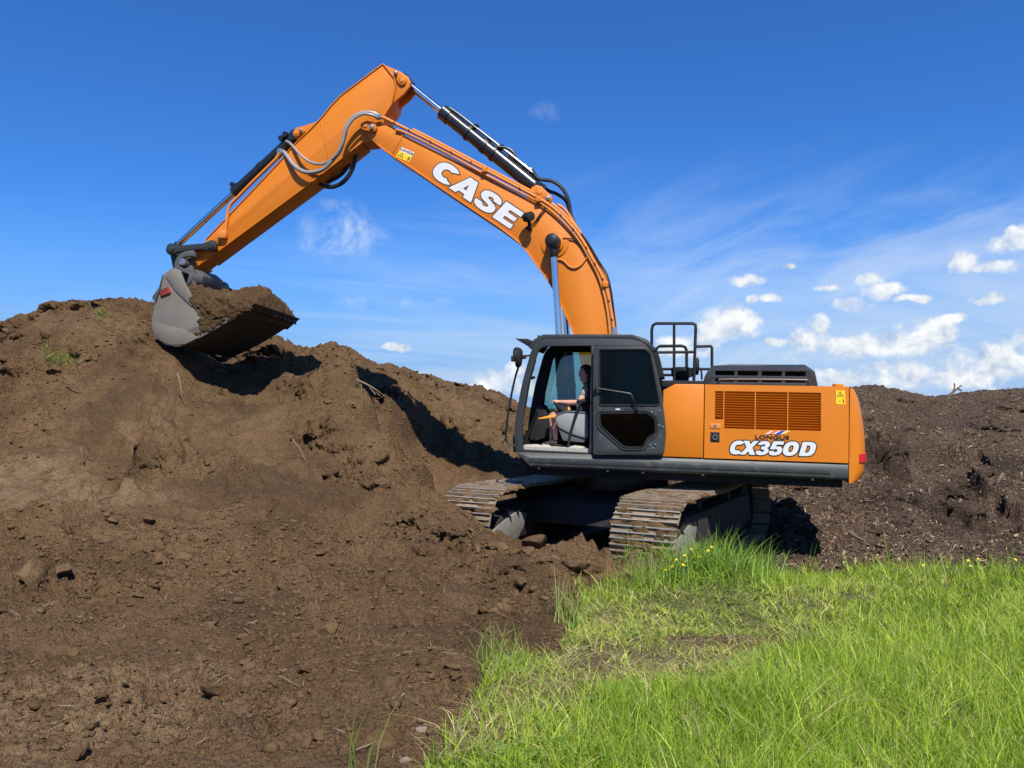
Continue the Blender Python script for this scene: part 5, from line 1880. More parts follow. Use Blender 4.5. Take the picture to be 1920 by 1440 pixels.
    tag(ld, 'heap of crumbly brown soil filling the raised excavator bucket', 'soil')
    # caked soil on the near cheek and lip
    ck = MB()
    rr = random.Random(12)
    for k in range(70):
        t = rr.random()
        px = 372 + t * 95 + rr.uniform(-8, 8); py = 606 - t * 34 + rr.uniform(-2, 20) * (1 - 0.6 * t)
        p = L3(px, py, W0 + 0.03)
        s = rr.uniform(0.015, 0.06)
        rings = []
        for j, (yy, kk) in enumerate(((-0.02, 1.0), (0.008, 0.95), (0.022, 0.5))):
            rings.append([(p.x + s * kk * 1.4 * math.cos(q) * rr.uniform(.7, 1.2), p.y + yy * rr.uniform(.7, 1.4), p.z + s * kk * math.sin(q) * rr.uniform(.7, 1.2)) for q in np.linspace(0, 2 * math.pi, 8, endpoint=False)])
        ck.loft(rings)
    ck.build('caked_soil', M['damp_loam'], bk)


bucket()


# ------------------------------------------------------------------ writing and marks
def arcpts(cx, cy, rx, ry, a0, a1, n=14, e=2.4):
    out = []
    for t in np.linspace(math.radians(a0), math.radians(a1), n):
        c, s = math.cos(t), math.sin(t)
        out.append((cx + rx * math.copysign(abs(c) ** (2 / e), c), cy + ry * math.copysign(abs(s) ** (2 / e), s)))
    return out


GLYPH = {
    'C': ([arcpts(.5, .5, .5, .5, 38, 322, 30) + [(.68, .26)] + arcpts(.53, .5, .20, .22, 312, 48, 16, 2.2) + [(.68, .72)]], []),
    'A': ([[(0, 0), (.36, 1), (.72, 1), (1.02, 0), (.66, 0), (.62, .16), (.36, .16), (.31, 0)]], [[(.43, .36), (.58, .36), (.52, .66)]]),
    'S': ([[(1.0, .66), (.98, .80), (.88, .93), (.70, 1.0), (.45, 1.01), (.22, .97), (.07, .86), (.03, .70), (.08, .56), (.24, .46), (.50, .40), (.62, .36), (.64, .30), (.58, .24), (.48, .22), (.38, .25), (.35, .33), (0.0, .33),
            (.02, .18), (.13, .06), (.30, 0.0), (.52, -.01), (.77, .03), (.93, .14), (.98, .30), (.93, .45), (.79, .54), (.54, .61), (.41, .65), (.38, .70), (.43, .76), (.53, .78), (.62, .75), (.66, .66)]], []),
    'E': ([[(0, 0), (1, 0), (1, .24), (.40, .24), (.40, .39), (.92, .39), (.92, .61), (.40, .61), (.40, .76), (1, .76), (1, 1), (0, 1)]], []),
    'X': ([[(0, 0), (.36, 0), (.52, .26), (.68, 0), (1.06, 0), (.72, .51), (1.03, 1), (.68, 1), (.54, .75), (.38, 1), (0, 1), (.33, .51)]], []),
    '3': ([[(.02, .30), (.06, .14), (.20, .02), (.45, -.01), (.72, .02), (.92, .12), (.99, .28), (.94, .42), (.80, .51), (.92, .60), (.96, .74), (.90, .88), (.74, .98), (.48, 1.01), (.24, .97), (.09, .86), (.05, .72), (.40, .72),
            (.44, .78), (.51, .79), (.58, .76), (.60, .69), (.55, .62), (.36, .61), (.36, .41), (.54, .41), (.62, .36), (.63, .28), (.57, .23), (.49, .22), (.41, .24), (.38, .30)]], []),
    '5': ([[(.0, .30), (.03, .14), (.17, .02), (.45, -.01), (.76, .03), (.95, .17), (.99, .36), (.93, .53), (.76, .63), (.55, .64), (.42, .60), (.45, .77), (.95, .77), (.95, 1), (.13, 1), (.02, .44), (.34, .42), (.44, .46), (.55, .45), (.62, .39), (.62, .30), (.56, .23),
            (.47, .22), (.39, .25), (.36, .31)]], []),
    'O': ([arcpts(.5, .5, .5, .51, 0, 350, 30)], [arcpts(.5, .5, .155, .25, 0, 350, 18)]),
    'D': ([[(0, 0), (.55, 0), (.82, .06), (.97, .24), (1, .5), (.97, .76), (.82, .94), (.55, 1), (0, 1)]], [[(.36, .24), (.50, .24), (.60, .32), (.63, .5), (.60, .68), (.50, .76), (.36, .76)]]),
}


def write(name, items, to_local, y, parent, outline, mat_fill, mat_line, lean=None):
    """items: (glyph, u0, u1); to_local maps (u, v) -> (x, z). lean(x,z) -> y offset"""
    bm_all = bmesh.new()
    ol = MB()
    for g, u0, u1 in items:
        outs, holes = GLYPH[g]
        f = lambda pts: [to_local(u0 + a * (u1 - u0), b) for a, b in pts]
        o = f(outs[0])
        hs = [f(h) for h in holes]
        b_ = plate_mesh(o, hs, y - 0.002, y + 0.005)
        me = bpy.data.meshes.new('t'); b_.to_mesh(me); b_.free()
        bm_all.from_mesh(me); bpy.data.meshes.remove(me)
        for c in [o] + hs:         # printed black border
            n_ = len(c)
            for i in range(n_):
                p = Vector(c[i]); q = Vector(c[(i + 1) % n_])
                d = (q - p)
                if d.length < 1e-5: continue
                d.normalize(); nn = Vector((-d.y, d.x)) * outline
                e0 = p - d * outline * .7; e1 = q + d * outline * .7
                k = 0.0012 + 0.0004 * (i % 4)
                ol.add([(v.x, y + k, v.y) for v in (e0 + nn, e1 + nn, e1 - nn, e0 - nn)], [(0, 1, 2, 3)])
    me = bpy.data.meshes.new(name)
    bm_all.to_mesh(me); bm_all.free()
    o_ = link(name, me, mat_fill, parent)
    ol.build(name + '_outline', mat_line, parent)
    return o_


def px_map(p00, p10, p01, y):
    """affine map of (u, v) by three pixels"""
    a = Vector(L(*p00, y)); b = Vector(L(*p10, y)); c = Vector(L(*p01, y))
    return lambda u, v: tuple(a + (b - a) * u + (c - a) * v)


def z6(x, y): return (720 + x / 2.717, 130 + y / 2.717)
def z2(x, y): return (1200 + x / 4.267, 590 + y / 4.267)


def lettering():
    # boom: white capitals with black outline
    o = z6(330, 603); b = z6(642, 813); v = z6(330 + 70, 603 - 79)
    mp = px_map(o, b, v, YBF)
    write('boom_lettering', [('C', -0.335, 0.02), ('A', 0.0, 0.36), ('S', 0.375, 0.69), ('E', 0.715, 1.0)], mp, YBF, BOOM, 0.016, M['white'], M['ink'])
    # engine door
    lean = lambda x, z: 0.0
    o = z2(690, 1116); b = z2(1395, 1133); v = z2(690 + 32, 1116 - 110)
    mp = px_map(o, b, v, 1.493)
    door = [c for c in EX.children if c.name.startswith('engine_door')][0]
    write('model_lettering', [('C', 0.025, 0.185), ('X', 0.155, 0.325), ('3', 0.325, 0.475), ('5', 0.478, 0.625), ('O', 0.63, 0.80), ('D', 0.825, 0.99)], mp, 1.493, door, 0.014, M['white'], M['ink'])

    def text(body, p0, p1, height_px, y, mat, parent, name, bold=0.03):
        cu = bpy.data.curves.new('t', 'FONT')
        cu.body = body
        cu.offset = bold
        cu.extrude = 0.001
        ob = bpy.data.objects.new('t', cu)
        COL.objects.link(ob)
        dg = bpy.context.evaluated_depsgraph_get()
        me = bpy.data.meshes.new_from_object(ob.evaluated_get(dg))
        bpy.data.objects.remove(ob); bpy.data.curves.remove(cu)
        xs = [v.co.x for v in me.vertices]; ys_ = [v.co.y for v in me.vertices]
        x0, x1, y0, y1 = min(xs), max(xs), min(ys_), max(ys_)
        a = Vector(L(*p0, y)); b = Vector(L(*p1, y))
        d = b - a
        n = Vector((-d.y, d.x)).normalized()
        if n.y < 0: n = -n
        hgt = height_px * ((b - a).length / math.hypot(p1[0] - p0[0], p1[1] - p0[1]))
        for v in me.vertices:
            u = (v.co.x - x0) / (x1 - x0); w = (v.co.y - y0) / (y1 - y0)
            q = a + d * u + n * (hgt * w)
            v.co = Vector((q.x, y + v.co.z, q.y))
        return link(name, me, mat, parent)
    text('LONGUS', z2(922, 994), z2(1194, 1000), 8.0, 1.4985, M['ink'], door, 'dealer_lettering', 0.022)
    # three slanted bars with white between
    def para(name, xa, xb, mat, ya_=956, yb_=930, sl=46, y=1.494, par=door, zf=z2):
        pts = [zf(xa, ya_), zf(xb, ya_), zf(xb + sl, yb_), zf(xa + sl, yb_)]
        m = MB(); m.prism(LL(pts, y), y - 0.003, y + 0.003)
        m.build(name, mat, par)
    para('logo_bar', 1000, 1160, M['white'], y=1.4935)
    para('logo_bar', 1022, 1056, M['orange_d'], y=1.4965)
    para('logo_bar', 1080, 1118, M['blue'], y=1.4965)
    para('logo_bar', 1138, 1160, M['yellow'], y=1.4965)

    def warn(corners, y, parent, lean_=0.0):
        """yellow sticker with a triangle sign and a small figure; corners: top-left, top-right, bottom-left pixels"""
        mp = px_map(corners[2], (corners[1][0] + corners[2][0] - corners[0][0], corners[1][1] + corners[2][1] - corners[0][1]), corners[0], y)
        def poly(nm, pts, dy, mat):
            m = MB(); m.prism([mp(*p) for p in pts], y - 0.002, y + dy)
            return m.build(nm, mat, parent)
        return mp, poly
    mp, poly = warn([(1566.5, 732), (1584, 732.5), (1567.5, 758)], 1.4765, door)
    poly('warning_sticker', [(0, 0), (1, 0), (1, 1), (0, 1)], 0.004, M['yellow'])
    poly('sticker_mark', [(.15, .62), (.85, .62), (.5, .95)], 0.0055, M['ink'])
    poly('sticker_mark', [(.26, .66), (.74, .66), (.5, .87)], 0.007, M['yellow'])
    poly('sticker_mark', [(.47, .68), (.53, .68), (.53, .80), (.47, .80)], 0.0085, M['ink'])
    poly('sticker_mark', [(.06, .52), (.94, .52), (.94, .545), (.06, .545)], 0.0055, M['ink'])
    poly('sticker_mark', [(.74, .10), (.84, .10), (.86, .34), (.72, .34)], 0.0055, M['ink'])
    poly('sticker_mark', [(.76, .36), (.82, .36), (.82, .42), (.76, .42)], 0.0055, M['ink'])
    poly('sticker_mark', [(.25, .22), (.55, .22), (.55, .25), (.25, .25)], 0.0055, M['ink'])
    mp, poly = warn([(749, 282.5), (773, 293), (742.5, 293.5)], YBF, BOOM)
    poly('warning_sticker', [(0, 0), (1, 0), (1, 1.0), (0, 1.0)], 0.004, M['yellow'])
    poly('sticker_label', [(0, 1.0), (1, 1.0), (1, 1.62), (0, 1.62)], 0.004, M['white'])
    poly('sticker_mark', [(.05, .18), (.52, .18), (.28, .9)], 0.0055, M['ink'])
    poly('sticker_mark', [(.13, .25), (.44, .25), (.28, .72)], 0.007, M['yellow'])
    poly('sticker_mark', [(.26, .30), (.31, .30), (.31, .56), (.26, .56)], 0.0085, M['ink'])
    poly('sticker_mark', [(.82, .12), (.92, .12), (.92, .72), (.82, .72)], 0.0055, M['ink'])
    poly('sticker_mark', [(.62, .36), (.78, .36), (.78, .42), (.62, .42)], 0.0055, M['ink'])
    poly('sticker_mark', [(.66, 1.40), (.74, 1.40), (.82, 1.56), (.74, 1.56)], 0.0055, M['blue'])
    text('LONGUS', (750.2, 281.3), (773.4, 291.6), 4.2, YBF + 0.005, M['ink'], BOOM, 'dealer_lettering', 0.03)


lettering()

# ------------------------------------------------------------------ the operator
def skin_mesh(nodes, edges, root, subdiv=2):
    """nodes: name -> (point, radius or (rx, ry)); grows a continuous surface round the edges"""
    names = list(nodes)
    me = bpy.data.meshes.new('skin')
    me.from_pydata([tuple(nodes[n][0]) for n in names], [(names.index(a), names.index(b)) for a, b in edges], [])
    ob = bpy.data.objects.new('skin', me)
    COL.objects.link(ob)
    md = ob.modifiers.new('skin', 'SKIN')
    md.use_smooth_shade = True
    md.branch_smoothing = 0.4
    if not me.skin_vertices:
        bpy.context.view_layer.objects.active = ob
        bpy.ops.mesh.customdata_skin_add()
    for n, sv in zip(names, me.skin_vertices[0].data):
        r = nodes[n][1]
        sv.radius = r if isinstance(r, tuple) else (r, r)
        sv.use_root = (n == root)
    sd = ob.modifiers.new('sub', 'SUBSURF')
    sd.levels = subdiv
    sd.render_levels = subdiv
    dg = bpy.context.evaluated_depsgraph_get()
    out = bpy.data.meshes.new_from_object(ob.evaluated_get(dg))
    bpy.data.objects.remove(ob)
    bpy.data.meshes.remove(me)
    return out


M['skin'] = paint('skin', (0.52, 0.27, 0.19), 0.5, scale=8.0)
M['hair'] = paint('dark_hair', (0.014, 0.010, 0.008), 0.6, scale=20.0, bump=0.6)
M['vest'] = paint('black_shirt', (0.012, 0.013, 0.017), 0.85, scale=9.0, bump=0.3)
M['sleeve'] = paint('grey_sleeve', (0.20, 0.20, 0.21), 0.85, scale=9.0, bump=0.3)
M['shorts'] = paint('grey_shorts', (0.085, 0.085, 0.09), 0.85, scale=9.0, bump=0.3)
M['shoe_l'] = paint('pale_shoe', (0.30, 0.28, 0.24), 0.8, scale=9.0, dirt=0.3)
M['sock'] = paint('dark_sock', (0.02, 0.02, 0.024), 0.9, scale=9.0)
M['eye'] = paint('eye', (0.02, 0.015, 0.012), 0.3, scale=9.0)


def operator():
    P = bpy.data.objects.new('person', None)
    COL.objects.link(P)
    base = HM @ L3(1096, 800, 0.95)
    P.matrix_world = Matrix.Translation(base) @ HM.to_3x3().to_4x4()
    off = P.matrix_world.inverted() @ HM
    tag(P, 'person in dark shirt and shorts seated at the excavator controls, seen in profile', 'person')

    def put(name, me, mat):
        me.transform(off)
        o = link(name, me, mat, P, 60)
        return o
    n = {}
    e = []
    def add(k, px, py, y, r, to=None):
        n[k] = (L3(px, py, y), r)
        if to: e.append((to, k))
    add('pelvis', 1099, 786, .95, (.15, .13))
    add('belly', 1101, 768, .95, (.155, .12), 'pelvis')
    add('chest', 1102, 745, .95, (.17, .125), 'belly')
    add('upchest', 1102, 731, .95, (.13, .10), 'chest')
    add('neck', 1101, 723, .95, .056, 'upchest')
    add('nape', 1098.5, 716.5, .95, (.056, .060), 'neck')
    add('jaw', 1095.5, 711, .95, (.066, .070), 'nape')
    add('mid', 1095.5, 704, .95, (.080, .090), 'jaw')
    add('brow', 1096.5, 697, .95, (.084, .098), 'mid')
    add('crown', 1097.5, 691, .95, (.070, .082), 'brow')
    add('top', 1098, 687.5, .95, (.035, .04), 'crown')
    add('nose', 1084.6, 705.5, .95, (.009, .010), 'mid')
    add('chin', 1088.5, 713.0, .95, (.020, .026), 'jaw')
    for s, y in (('n', 1.13), ('f', .77)):
        d = 1 if s == 'n' else -1
        add('sh' + s, 1100, 733, y, .068, 'upchest')
        add('ua' + s, 1093, 744, y + .05 * d, .052, 'sh' + s)
        add('el' + s, 1085, 754.5, y + .07 * d, .042, 'ua' + s)
        add('fa' + s, 1066, 755, y + .05 * d, .042, 'el' + s)
        add('wr' + s, 1049, 753.5, y + .03 * d, .028, 'fa' + s)
        add('pa' + s, 1043, 752.5, y + .02 * d, (.032, .036), 'wr' + s)
        # fingers folded over the stick, thumb against them
        for i, (ln, dy) in enumerate(((1.0, .030), (1.12, .010), (1.05, -.010), (.85, -.028))):
            add(f'k{i}{s}', 1038.5 - .4 * ln, 751.3 + i * .5, y + .02 * d + dy, .0105, 'pa' + s)
            add(f'm{i}{s}', 1035.3 - .5 * ln, 753.8 + i * .6, y + .02 * d + dy, .0098, f'k{i}{s}')
            add(f't{i}{s}', 1037.2, 756.6 + i * .6, y + .02 * d + dy * .9, .0085, f'm{i}{s}')
        add('tb' + s, 1041.5, 755.5, y + .02 * d + .035, .0115, 'pa' + s)
        add('tt' + s, 1038.2, 757.5, y + .02 * d + .028, .0095, 'tb' + s)
        yl = 1.06 if s == 'n' else .84
        add('hp' + s, 1094, 788, yl, .088, 'pelvis')
        add('th' + s, 1064, 781, yl + .01 * d, .078, 'hp' + s)
        kx, ky = (1037, 775) if s == 'n' else (1033, 777)
        add('kn' + s, kx, ky, yl + .02 * d, .058, 'th' + s)
        add('cf' + s, kx + 4, ky + 19, yl + .01 * d, .054, 'kn' + s)
        add('an' + s, kx + 5 if s == 'n' else kx + 1, ky + 48, yl, .036, 'cf' + s)
        add('he' + s, kx + 6 if s == 'n' else kx + 2, ky + 54.5, yl, .034, 'an' + s)
        add('ba' + s, kx - 10, ky + 57.5, yl, (.040, .026), 'he' + s)
        add('to' + s, kx - 17, ky + 58, yl, (.034, .018), 'ba' + s)
    body = put('body', skin_mesh(n, e, 'pelvis', 2), M['skin'])

    def part(name, keys, root, mat, grow, extra=None, cut=None):
        nn = {}
        for k in keys:
            p, r = n[k]
            if cut and k in cut:
                a, t = cut[k]
                p = n[a][0] + (p - n[a][0]) * t
            nn[k] = (p, tuple(v + grow for v in r) if isinstance(r, tuple) else r + grow)
        ee = [(a, b) for a, b in e if a in nn and b in nn]
        return put(name, skin_mesh(nn, ee, root, 2), mat)
    part('shirt', ['pelvis', 'belly', 'chest', 'upchest', 'neck', 'shn', 'shf'], 'pelvis', M['vest'], .014, cut={'neck': ('upchest', .55)})
    for s in 'nf':
        part('sleeve', ['sh' + s, 'ua' + s], 'sh' + s, M['sleeve'], .016, cut={'ua' + s: ('sh' + s, 1.25)})
    part('shorts', ['pelvis', 'hpn', 'hpf', 'thn', 'thf', 'knn', 'knf'], 'pelvis', M['shorts'], .014, cut={'knn': ('thn', .72), 'knf': ('thf', .72)})
    for s in 'nf':
        part('sock', ['an' + s, 'he' + s], 'an' + s, M['sock'], .008)
        part('shoe', ['he' + s, 'ba' + s, 'to' + s], 'he' + s, M['shoe_l'] if s == 'f' else M['sock'], .016)
    # hair: a rough cap over crown and back of the head
    c = L3(1098.5, 697, .95)
    hb = bmesh.new()
    bmesh.ops.create_icosphere(hb, subdivisions=3, radius=1.0)
    rr = random.Random(5)
    for v in list(hb.verts):
        d = v.co.normalized()
        k = 1 + .05 * math.sin(9 * d.x + 3 * d.y) * math.cos(8 * d.z) + rr.uniform(-.02, .02)
        v.co = Vector((d.x * .105 * k, d.y * .095 * k, d.z * .112 * k))
    dele = [v for v in hb.verts if (v.co.x > .030 and v.co.z < .046) or (v.co.z < -.048) or (v.co.x > -.012 and v.co.z < -.01)]
    bmesh.ops.delete(hb, geom=dele, context='VERTS')
    bmesh.ops.translate(hb, verts=hb.verts[:], vec=c)
    me = bpy.data.meshes.new('hair'); hb.to_mesh(me); hb.free()
    put('hair', me, M['hair'])
    for y in (.95 + .052, .95 - .052):
        m = MB()
        q = L3(1087.0, 701.5, y)
        rings = [[(q.x + .008 * k * math.cos(t), y + dy, q.z + .006 * k * math.sin(t)) for t in np.linspace(0, 6.283, 10, endpoint=False)] for dy, k in ((-.006, .5), (0, 1), (.006, .5))]
        m.loft(rings)
        me = m.build('eye', M['eye']); dt = me.data; bpy.data.objects.remove(me); put('eye', dt, M['eye'])
    for s in (1, -1):
        m = MB()
        q = L3(1098.5, 705, .95 + s * .085)
        rings = [[(q.x + .017 * k * math.cos(t), q.y + dy * s, q.z + .030 * k * math.sin(t)) for t in np.linspace(0, 6.283, 12, endpoint=False)] for dy, k in ((-.02, .7), (0, 1), (.010, .85))]
        m.loft(rings)
        me = m.build('ear', M['skin']); dt = me.data; bpy.data.objects.remove(me); put('ear', dt, M['skin'])


operator()

# ------------------------------------------------------------------ loose soil, chips, grass
RS = np.random.RandomState(11)


def clod_shape(seed, sub=2):
    bm = bmesh.new()
    bmesh.ops.create_icosphere(bm, subdivisions=sub, radius=1.0)
    rs = np.random.RandomState(seed)
    fr = rs.uniform(1.2, 2.6, (5, 3)); ph = rs.uniform(0, 6.28, 5)
    planes = [(Vector(rs.normal(size=3)).normalized(), rs.uniform(.45, .8)) for _ in range(11)]
    for v in bm.verts:
        d = v.co.normalized()
        k = 1.0
        for f, p in zip(fr, ph):
            k += 0.09 * math.sin(f[0] * d.x * 2 + f[1] * d.y * 2 + f[2] * d.z * 2 + p)
        q = d * k
        for nrm, dist in planes:            # broken faces
            s = q.dot(nrm) - dist
            if s > 0: q -= nrm * s * 0.95
        v.co = Vector((q.x * 1.2, q.y, q.z * 0.7)) * 1.15 + Vector(rs.uniform(-.03, .03, 3))
    me = bpy.data.meshes.new('clod')
    bm.to_mesh(me); bm.free()
    return me


def px_of_ground(n, x0, x1, y0, y1, rs, tries=4):
    """random ground points that fall inside a pixel window (found by marching rays onto the ground)"""
    px = rs.uniform(x0, x1, n); py = rs.uniform(y0, y1, n)
    D = CF[None] + ((px - 960) / FOCAL)[:, None] * np.array([1.0, 0, 0])[None] - ((py - 720) / FOCAL)[:, None] * CU[None]
    D = D / D[:, 1:2]
    return hit(D)


_HY = np.geomspace(2.0, 24, 220)


def _height_table():
    """coarse table of base heights for ray marching"""
    gx = np.linspace(-14, 14, 281); gy = np.linspace(0.5, 25, 246)
    X, Y = np.meshgrid(gx, gy)
    return gx, gy, base_height(X, Y)


_TX, _TY, _TZ = _height_table()


def coarse(x, y):
    fx = np.clip((x - _TX[0]) / (_TX[1] - _TX[0]), 0, len(_TX) - 1.001); fy = np.clip((y - _TY[0]) / (_TY[1] - _TY[0]), 0, len(_TY) - 1.001)
    i = fx.astype(int); j = fy.astype(int); u = fx - i; v = fy - j
    return (_TZ[j, i] * (1 - u) + _TZ[j, i + 1] * u) * (1 - v) + (_TZ[j + 1, i] * (1 - u) + _TZ[j + 1, i + 1] * u) * v


def hit(D):
    """where rays (scaled to dy = 1) first meet the ground; returns x, y, found"""
    n = len(D)
    res = np.zeros(n); found = np.zeros(n, dtype=bool)
    for k in range(len(_HY) - 1):
        y = _HY[k]
        z = CAM[2] + D[:, 2] * y
        below = (z < coarse(D[:, 0] * y, np.full(n, y))) & ~found
        res[below] = y
        found |= below
    return D[:, 0] * res, res, found


def scatter_boxes(boxes, n, rs):
    """boxes: (x0, x1, y0, y1, weight) in pixels"""
    w = np.array([b[4] * (b[1] - b[0]) * (b[3] - b[2]) for b in boxes]); w = w / w.sum()
    pick = rs.choice(len(boxes), n, p=w)
    b = np.array([x[:4] for x in boxes], dtype=float)[pick]
    px = b[:, 0] + rs.rand(n) * (b[:, 1] - b[:, 0]); py = b[:, 2] + rs.rand(n) * (b[:, 3] - b[:, 2])
    D = CF[None] + ((px - 960) / FOCAL)[:, None] * np.array([1.0, 0, 0])[None] - ((py - 720) / FOCAL)[:, None] * CU[None]
    D = D / D[:, 1:2]
    x, y, f = hit(D)
    return x[f], y[f]


def rot_mats(n, rs):
    q = rs.normal(size=(n, 4)); q /= np.linalg.norm(q, axis=1, keepdims=True)
    w, x, y, z = q.T
    return np.stack([np.stack([1 - 2 * (y * y + z * z), 2 * (x * y - z * w), 2 * (x * z + y * w)], -1),
                     np.stack([2 * (x * y + z * w), 1 - 2 * (x * x + z * z), 2 * (y * z - x * w)], -1),
                     np.stack([2 * (x * z - y * w), 2 * (y * z + x * w), 1 - 2 * (x * x + y * y)], -1)], 1)


def soil_boxes():
    return [(-80, 660, 960, 1440, 1.0), (380, 1000, 960, 1300, 1.3), (660, 960, 1200, 1360, 0.8), (880, 1130, 995, 1150, 3.0), (-80, 330, 600, 720, 0.8), (0, 120, 680, 900, .5), (520, 760, 680, 900, .5), (560, 900, 900, 1010, 1.0),
            (740, 980, 700, 890, 1.0), (60, 420, 1000, 1190, 1.6), (340, 480, 740, 900, .4), (470, 800, 645, 720, 1.4)]


def loose_soil():
    shapes = [clod_shape(i, 3) for i in range(6)]
    for s in shapes:
        s.materials.append(M['loam'])
        for p in s.polygons: p.use_smooth = True
        s.set_sharp_from_angle(angle=R(22))
    # single clods, children of the ground
    x, y = scatter_boxes(soil_boxes(), 520, RS)
    z, inf = ground_height(x, y)
    ok = (~inf['ins']) & (inf['mul'] < .5) & (undercut(x, y)[0] > .15) & (inf['smooth'] < .75)
    x, y, z = x[ok][:292], y[ok][:292], z[ok][:292]
    px, py = to_px(np.stack([x, y, z], -1))
    for i in range(len(x)):
        s = RS.lognormal(math.log(.030), .45) * (.45 + .07 * min(y[i], 11))
        if 870 < px[i] < 1140 and py[i] > 990: s *= 1.3
        if y[i] > 10: s *= 1.35
        s = min(s, .14)
        o = bpy.data.objects.new('clod', shapes[i % 6])
        COL.objects.link(o)
        o.parent = GROUND
        o.location = (x[i], y[i], z[i] + s * .25)
        o.rotation_euler = (RS.uniform(-.5, .5), RS.uniform(-.5, .5), RS.uniform(0, 6.28))
        o.scale = (s * RS.uniform(.8, 1.25), s * RS.uniform(.8, 1.25), s * RS.uniform(.8, 1.1))
    # crumbs, uncounted
    bm = bmesh.new(); bmesh.ops.create_icosphere(bm, subdivisions=1, radius=1.0)
    bm.verts.ensure_lookup_table()
    tv = np.array([v.co[:] for v in bm.verts]); tf = np.array([[v.index for v in f.verts] for f in bm.faces]); bm.free()
    x, y = scatter_boxes(soil_boxes() + [(1230, 1500, 1188, 1222, 3.0), (1040, 1400, 1210, 1300, 1.2), (720, 900, 1340, 1440, 1.5), (1540, 1660, 1112, 1136, 2.0)], 25000, RS)
    z, inf = ground_height(x, y)
    keep = ((~inf['ins']) | (inf['bare'] > .45)) & (inf['mul'] < .5) & (undercut(x, y)[0] > .1) & (RS.rand(len(x)) < .30 + .7 * inf['rough'])
    x, y, z = x[keep], y[keep], z[keep]
    n = len(x)
    s = RS.lognormal(math.log(.0062), .55, n) * (0.55 + .11 * y)
    s = np.minimum(s, .05)
    V = tv[None] * (1 + RS.uniform(-.30, .30, (n, len(tv), 1)))
    V = np.einsum('nij,nvj->nvi', rot_mats(n, RS), V) * (s[:, None, None] * np.array([1.15, 1.0, .75])[None, None])
    V = V + np.stack([x, y, z + s * .25], -1)[:, None]
    F = tf[None] + (np.arange(n) * len(tv))[:, None, None]
    o = mesh_np('loose_crumbs', V.reshape(-1, 3), F.reshape(-1, 3), M['loam'], False, GROUND)
    tag(o, kind='stuff')
    # shredded bark on the mulch heap
    x, y = scatter_boxes([(1240, 1480, 895, 1010, 1.0), (1440, 2050, 735, 1075, 1.0), (1430, 1700, 980, 1080, .8)], 32000, RS)
    z, inf = ground_height(x, y)
    keep = (inf['mul'] > .3) & (undercut(x, y)[0] > .05)
    x, y, z = x[keep], y[keep], z[keep]
    n = len(x)
    box = np.array([(a, b, c) for a in (-1, 1) for b in (-1, 1) for c in (-1, 1)], dtype=float)
    bf = np.array([(0, 1, 3, 2), (4, 6, 7, 5), (0, 4, 5, 1), (2, 3, 7, 6), (0, 2, 6, 4), (1, 5, 7, 3)])
    ln = RS.lognormal(math.log(.0155), .6, n); wd = ln * RS.uniform(.10, .35, n)
    V = box[None] * np.stack([ln, wd, wd * .4], -1)[:, None]
    V = np.einsum('nij,nvj->nvi', rot_mats(n, RS), V) + np.stack([x, y, z + .012], -1)[:, None]
    F = bf[None] + (np.arange(n) * 8)[:, None, None]
    m, N, b, out = new_mat('bark_chip')
    at_ = N.node('ShaderNodeAttribute'); at_.attribute_name = 'tint'
    N.put(b.inputs['Base Color'], N.ramp(at_.outputs['Fac'], [(0.0, (0.045, 0.030, 0.020)), (.55, (0.105, 0.070, 0.047)), (.85, (0.18, 0.125, 0.080)), (1.0, (0.36, 0.265, 0.165))]))
    b.inputs['Roughness'].default_value = .9
    b.inputs['Specular IOR Level'].default_value = .2
    o = mesh_np('bark_chips', V.reshape(-1, 3), F.reshape(-1, 4), m, False, GROUND)
    attr(o, 'tint', np.repeat(RS.rand(n) ** .9, 8))
    tag(o, kind='stuff')
    # straw and root fibres on the soil
    x, y = scatter_boxes(soil_boxes() + [(640, 1100, 1040, 1440, 2.0)], 600, RS)
    z, inf = ground_height(x, y)
    keep = (~inf['ins']) & (inf['mul'] < .5) & (RS.rand(len(x)) < .5)
    x, y, z = x[keep], y[keep], z[keep]
    n = len(x)
    ln = RS.lognormal(math.log(.03), .55, n); wd = RS.uniform(.0008, .0019, n) * (.6 + .09 * y)
    V = box[None] * np.stack([ln, wd, wd], -1)[:, None]
    a = RS.uniform(0, 6.28, n); t = RS.normal(0, .3, n)
    c, s_ = np.cos(a), np.sin(a)
    Rm = np.stack([np.stack([c * np.cos(t), -s_, -c * np.sin(t)], -1), np.stack([s_ * np.cos(t), c, -s_ * np.sin(t)], -1), np.stack([np.sin(t), 0 * t, np.cos(t)], -1)], 1)
    V = np.einsum('nij,nvj->nvi', Rm, V) + np.stack([x, y, z + .02], -1)[:, None]
    F = bf[None] + (np.arange(n) * 8)[:, None, None]
    o = mesh_np('straw_bits', V.reshape(-1, 3), F.reshape(-1, 4), paint('straw', (0.27, 0.20, 0.115), .8, scale=5), False, GROUND)
    tag(o, kind='stuff')


loose_soil()


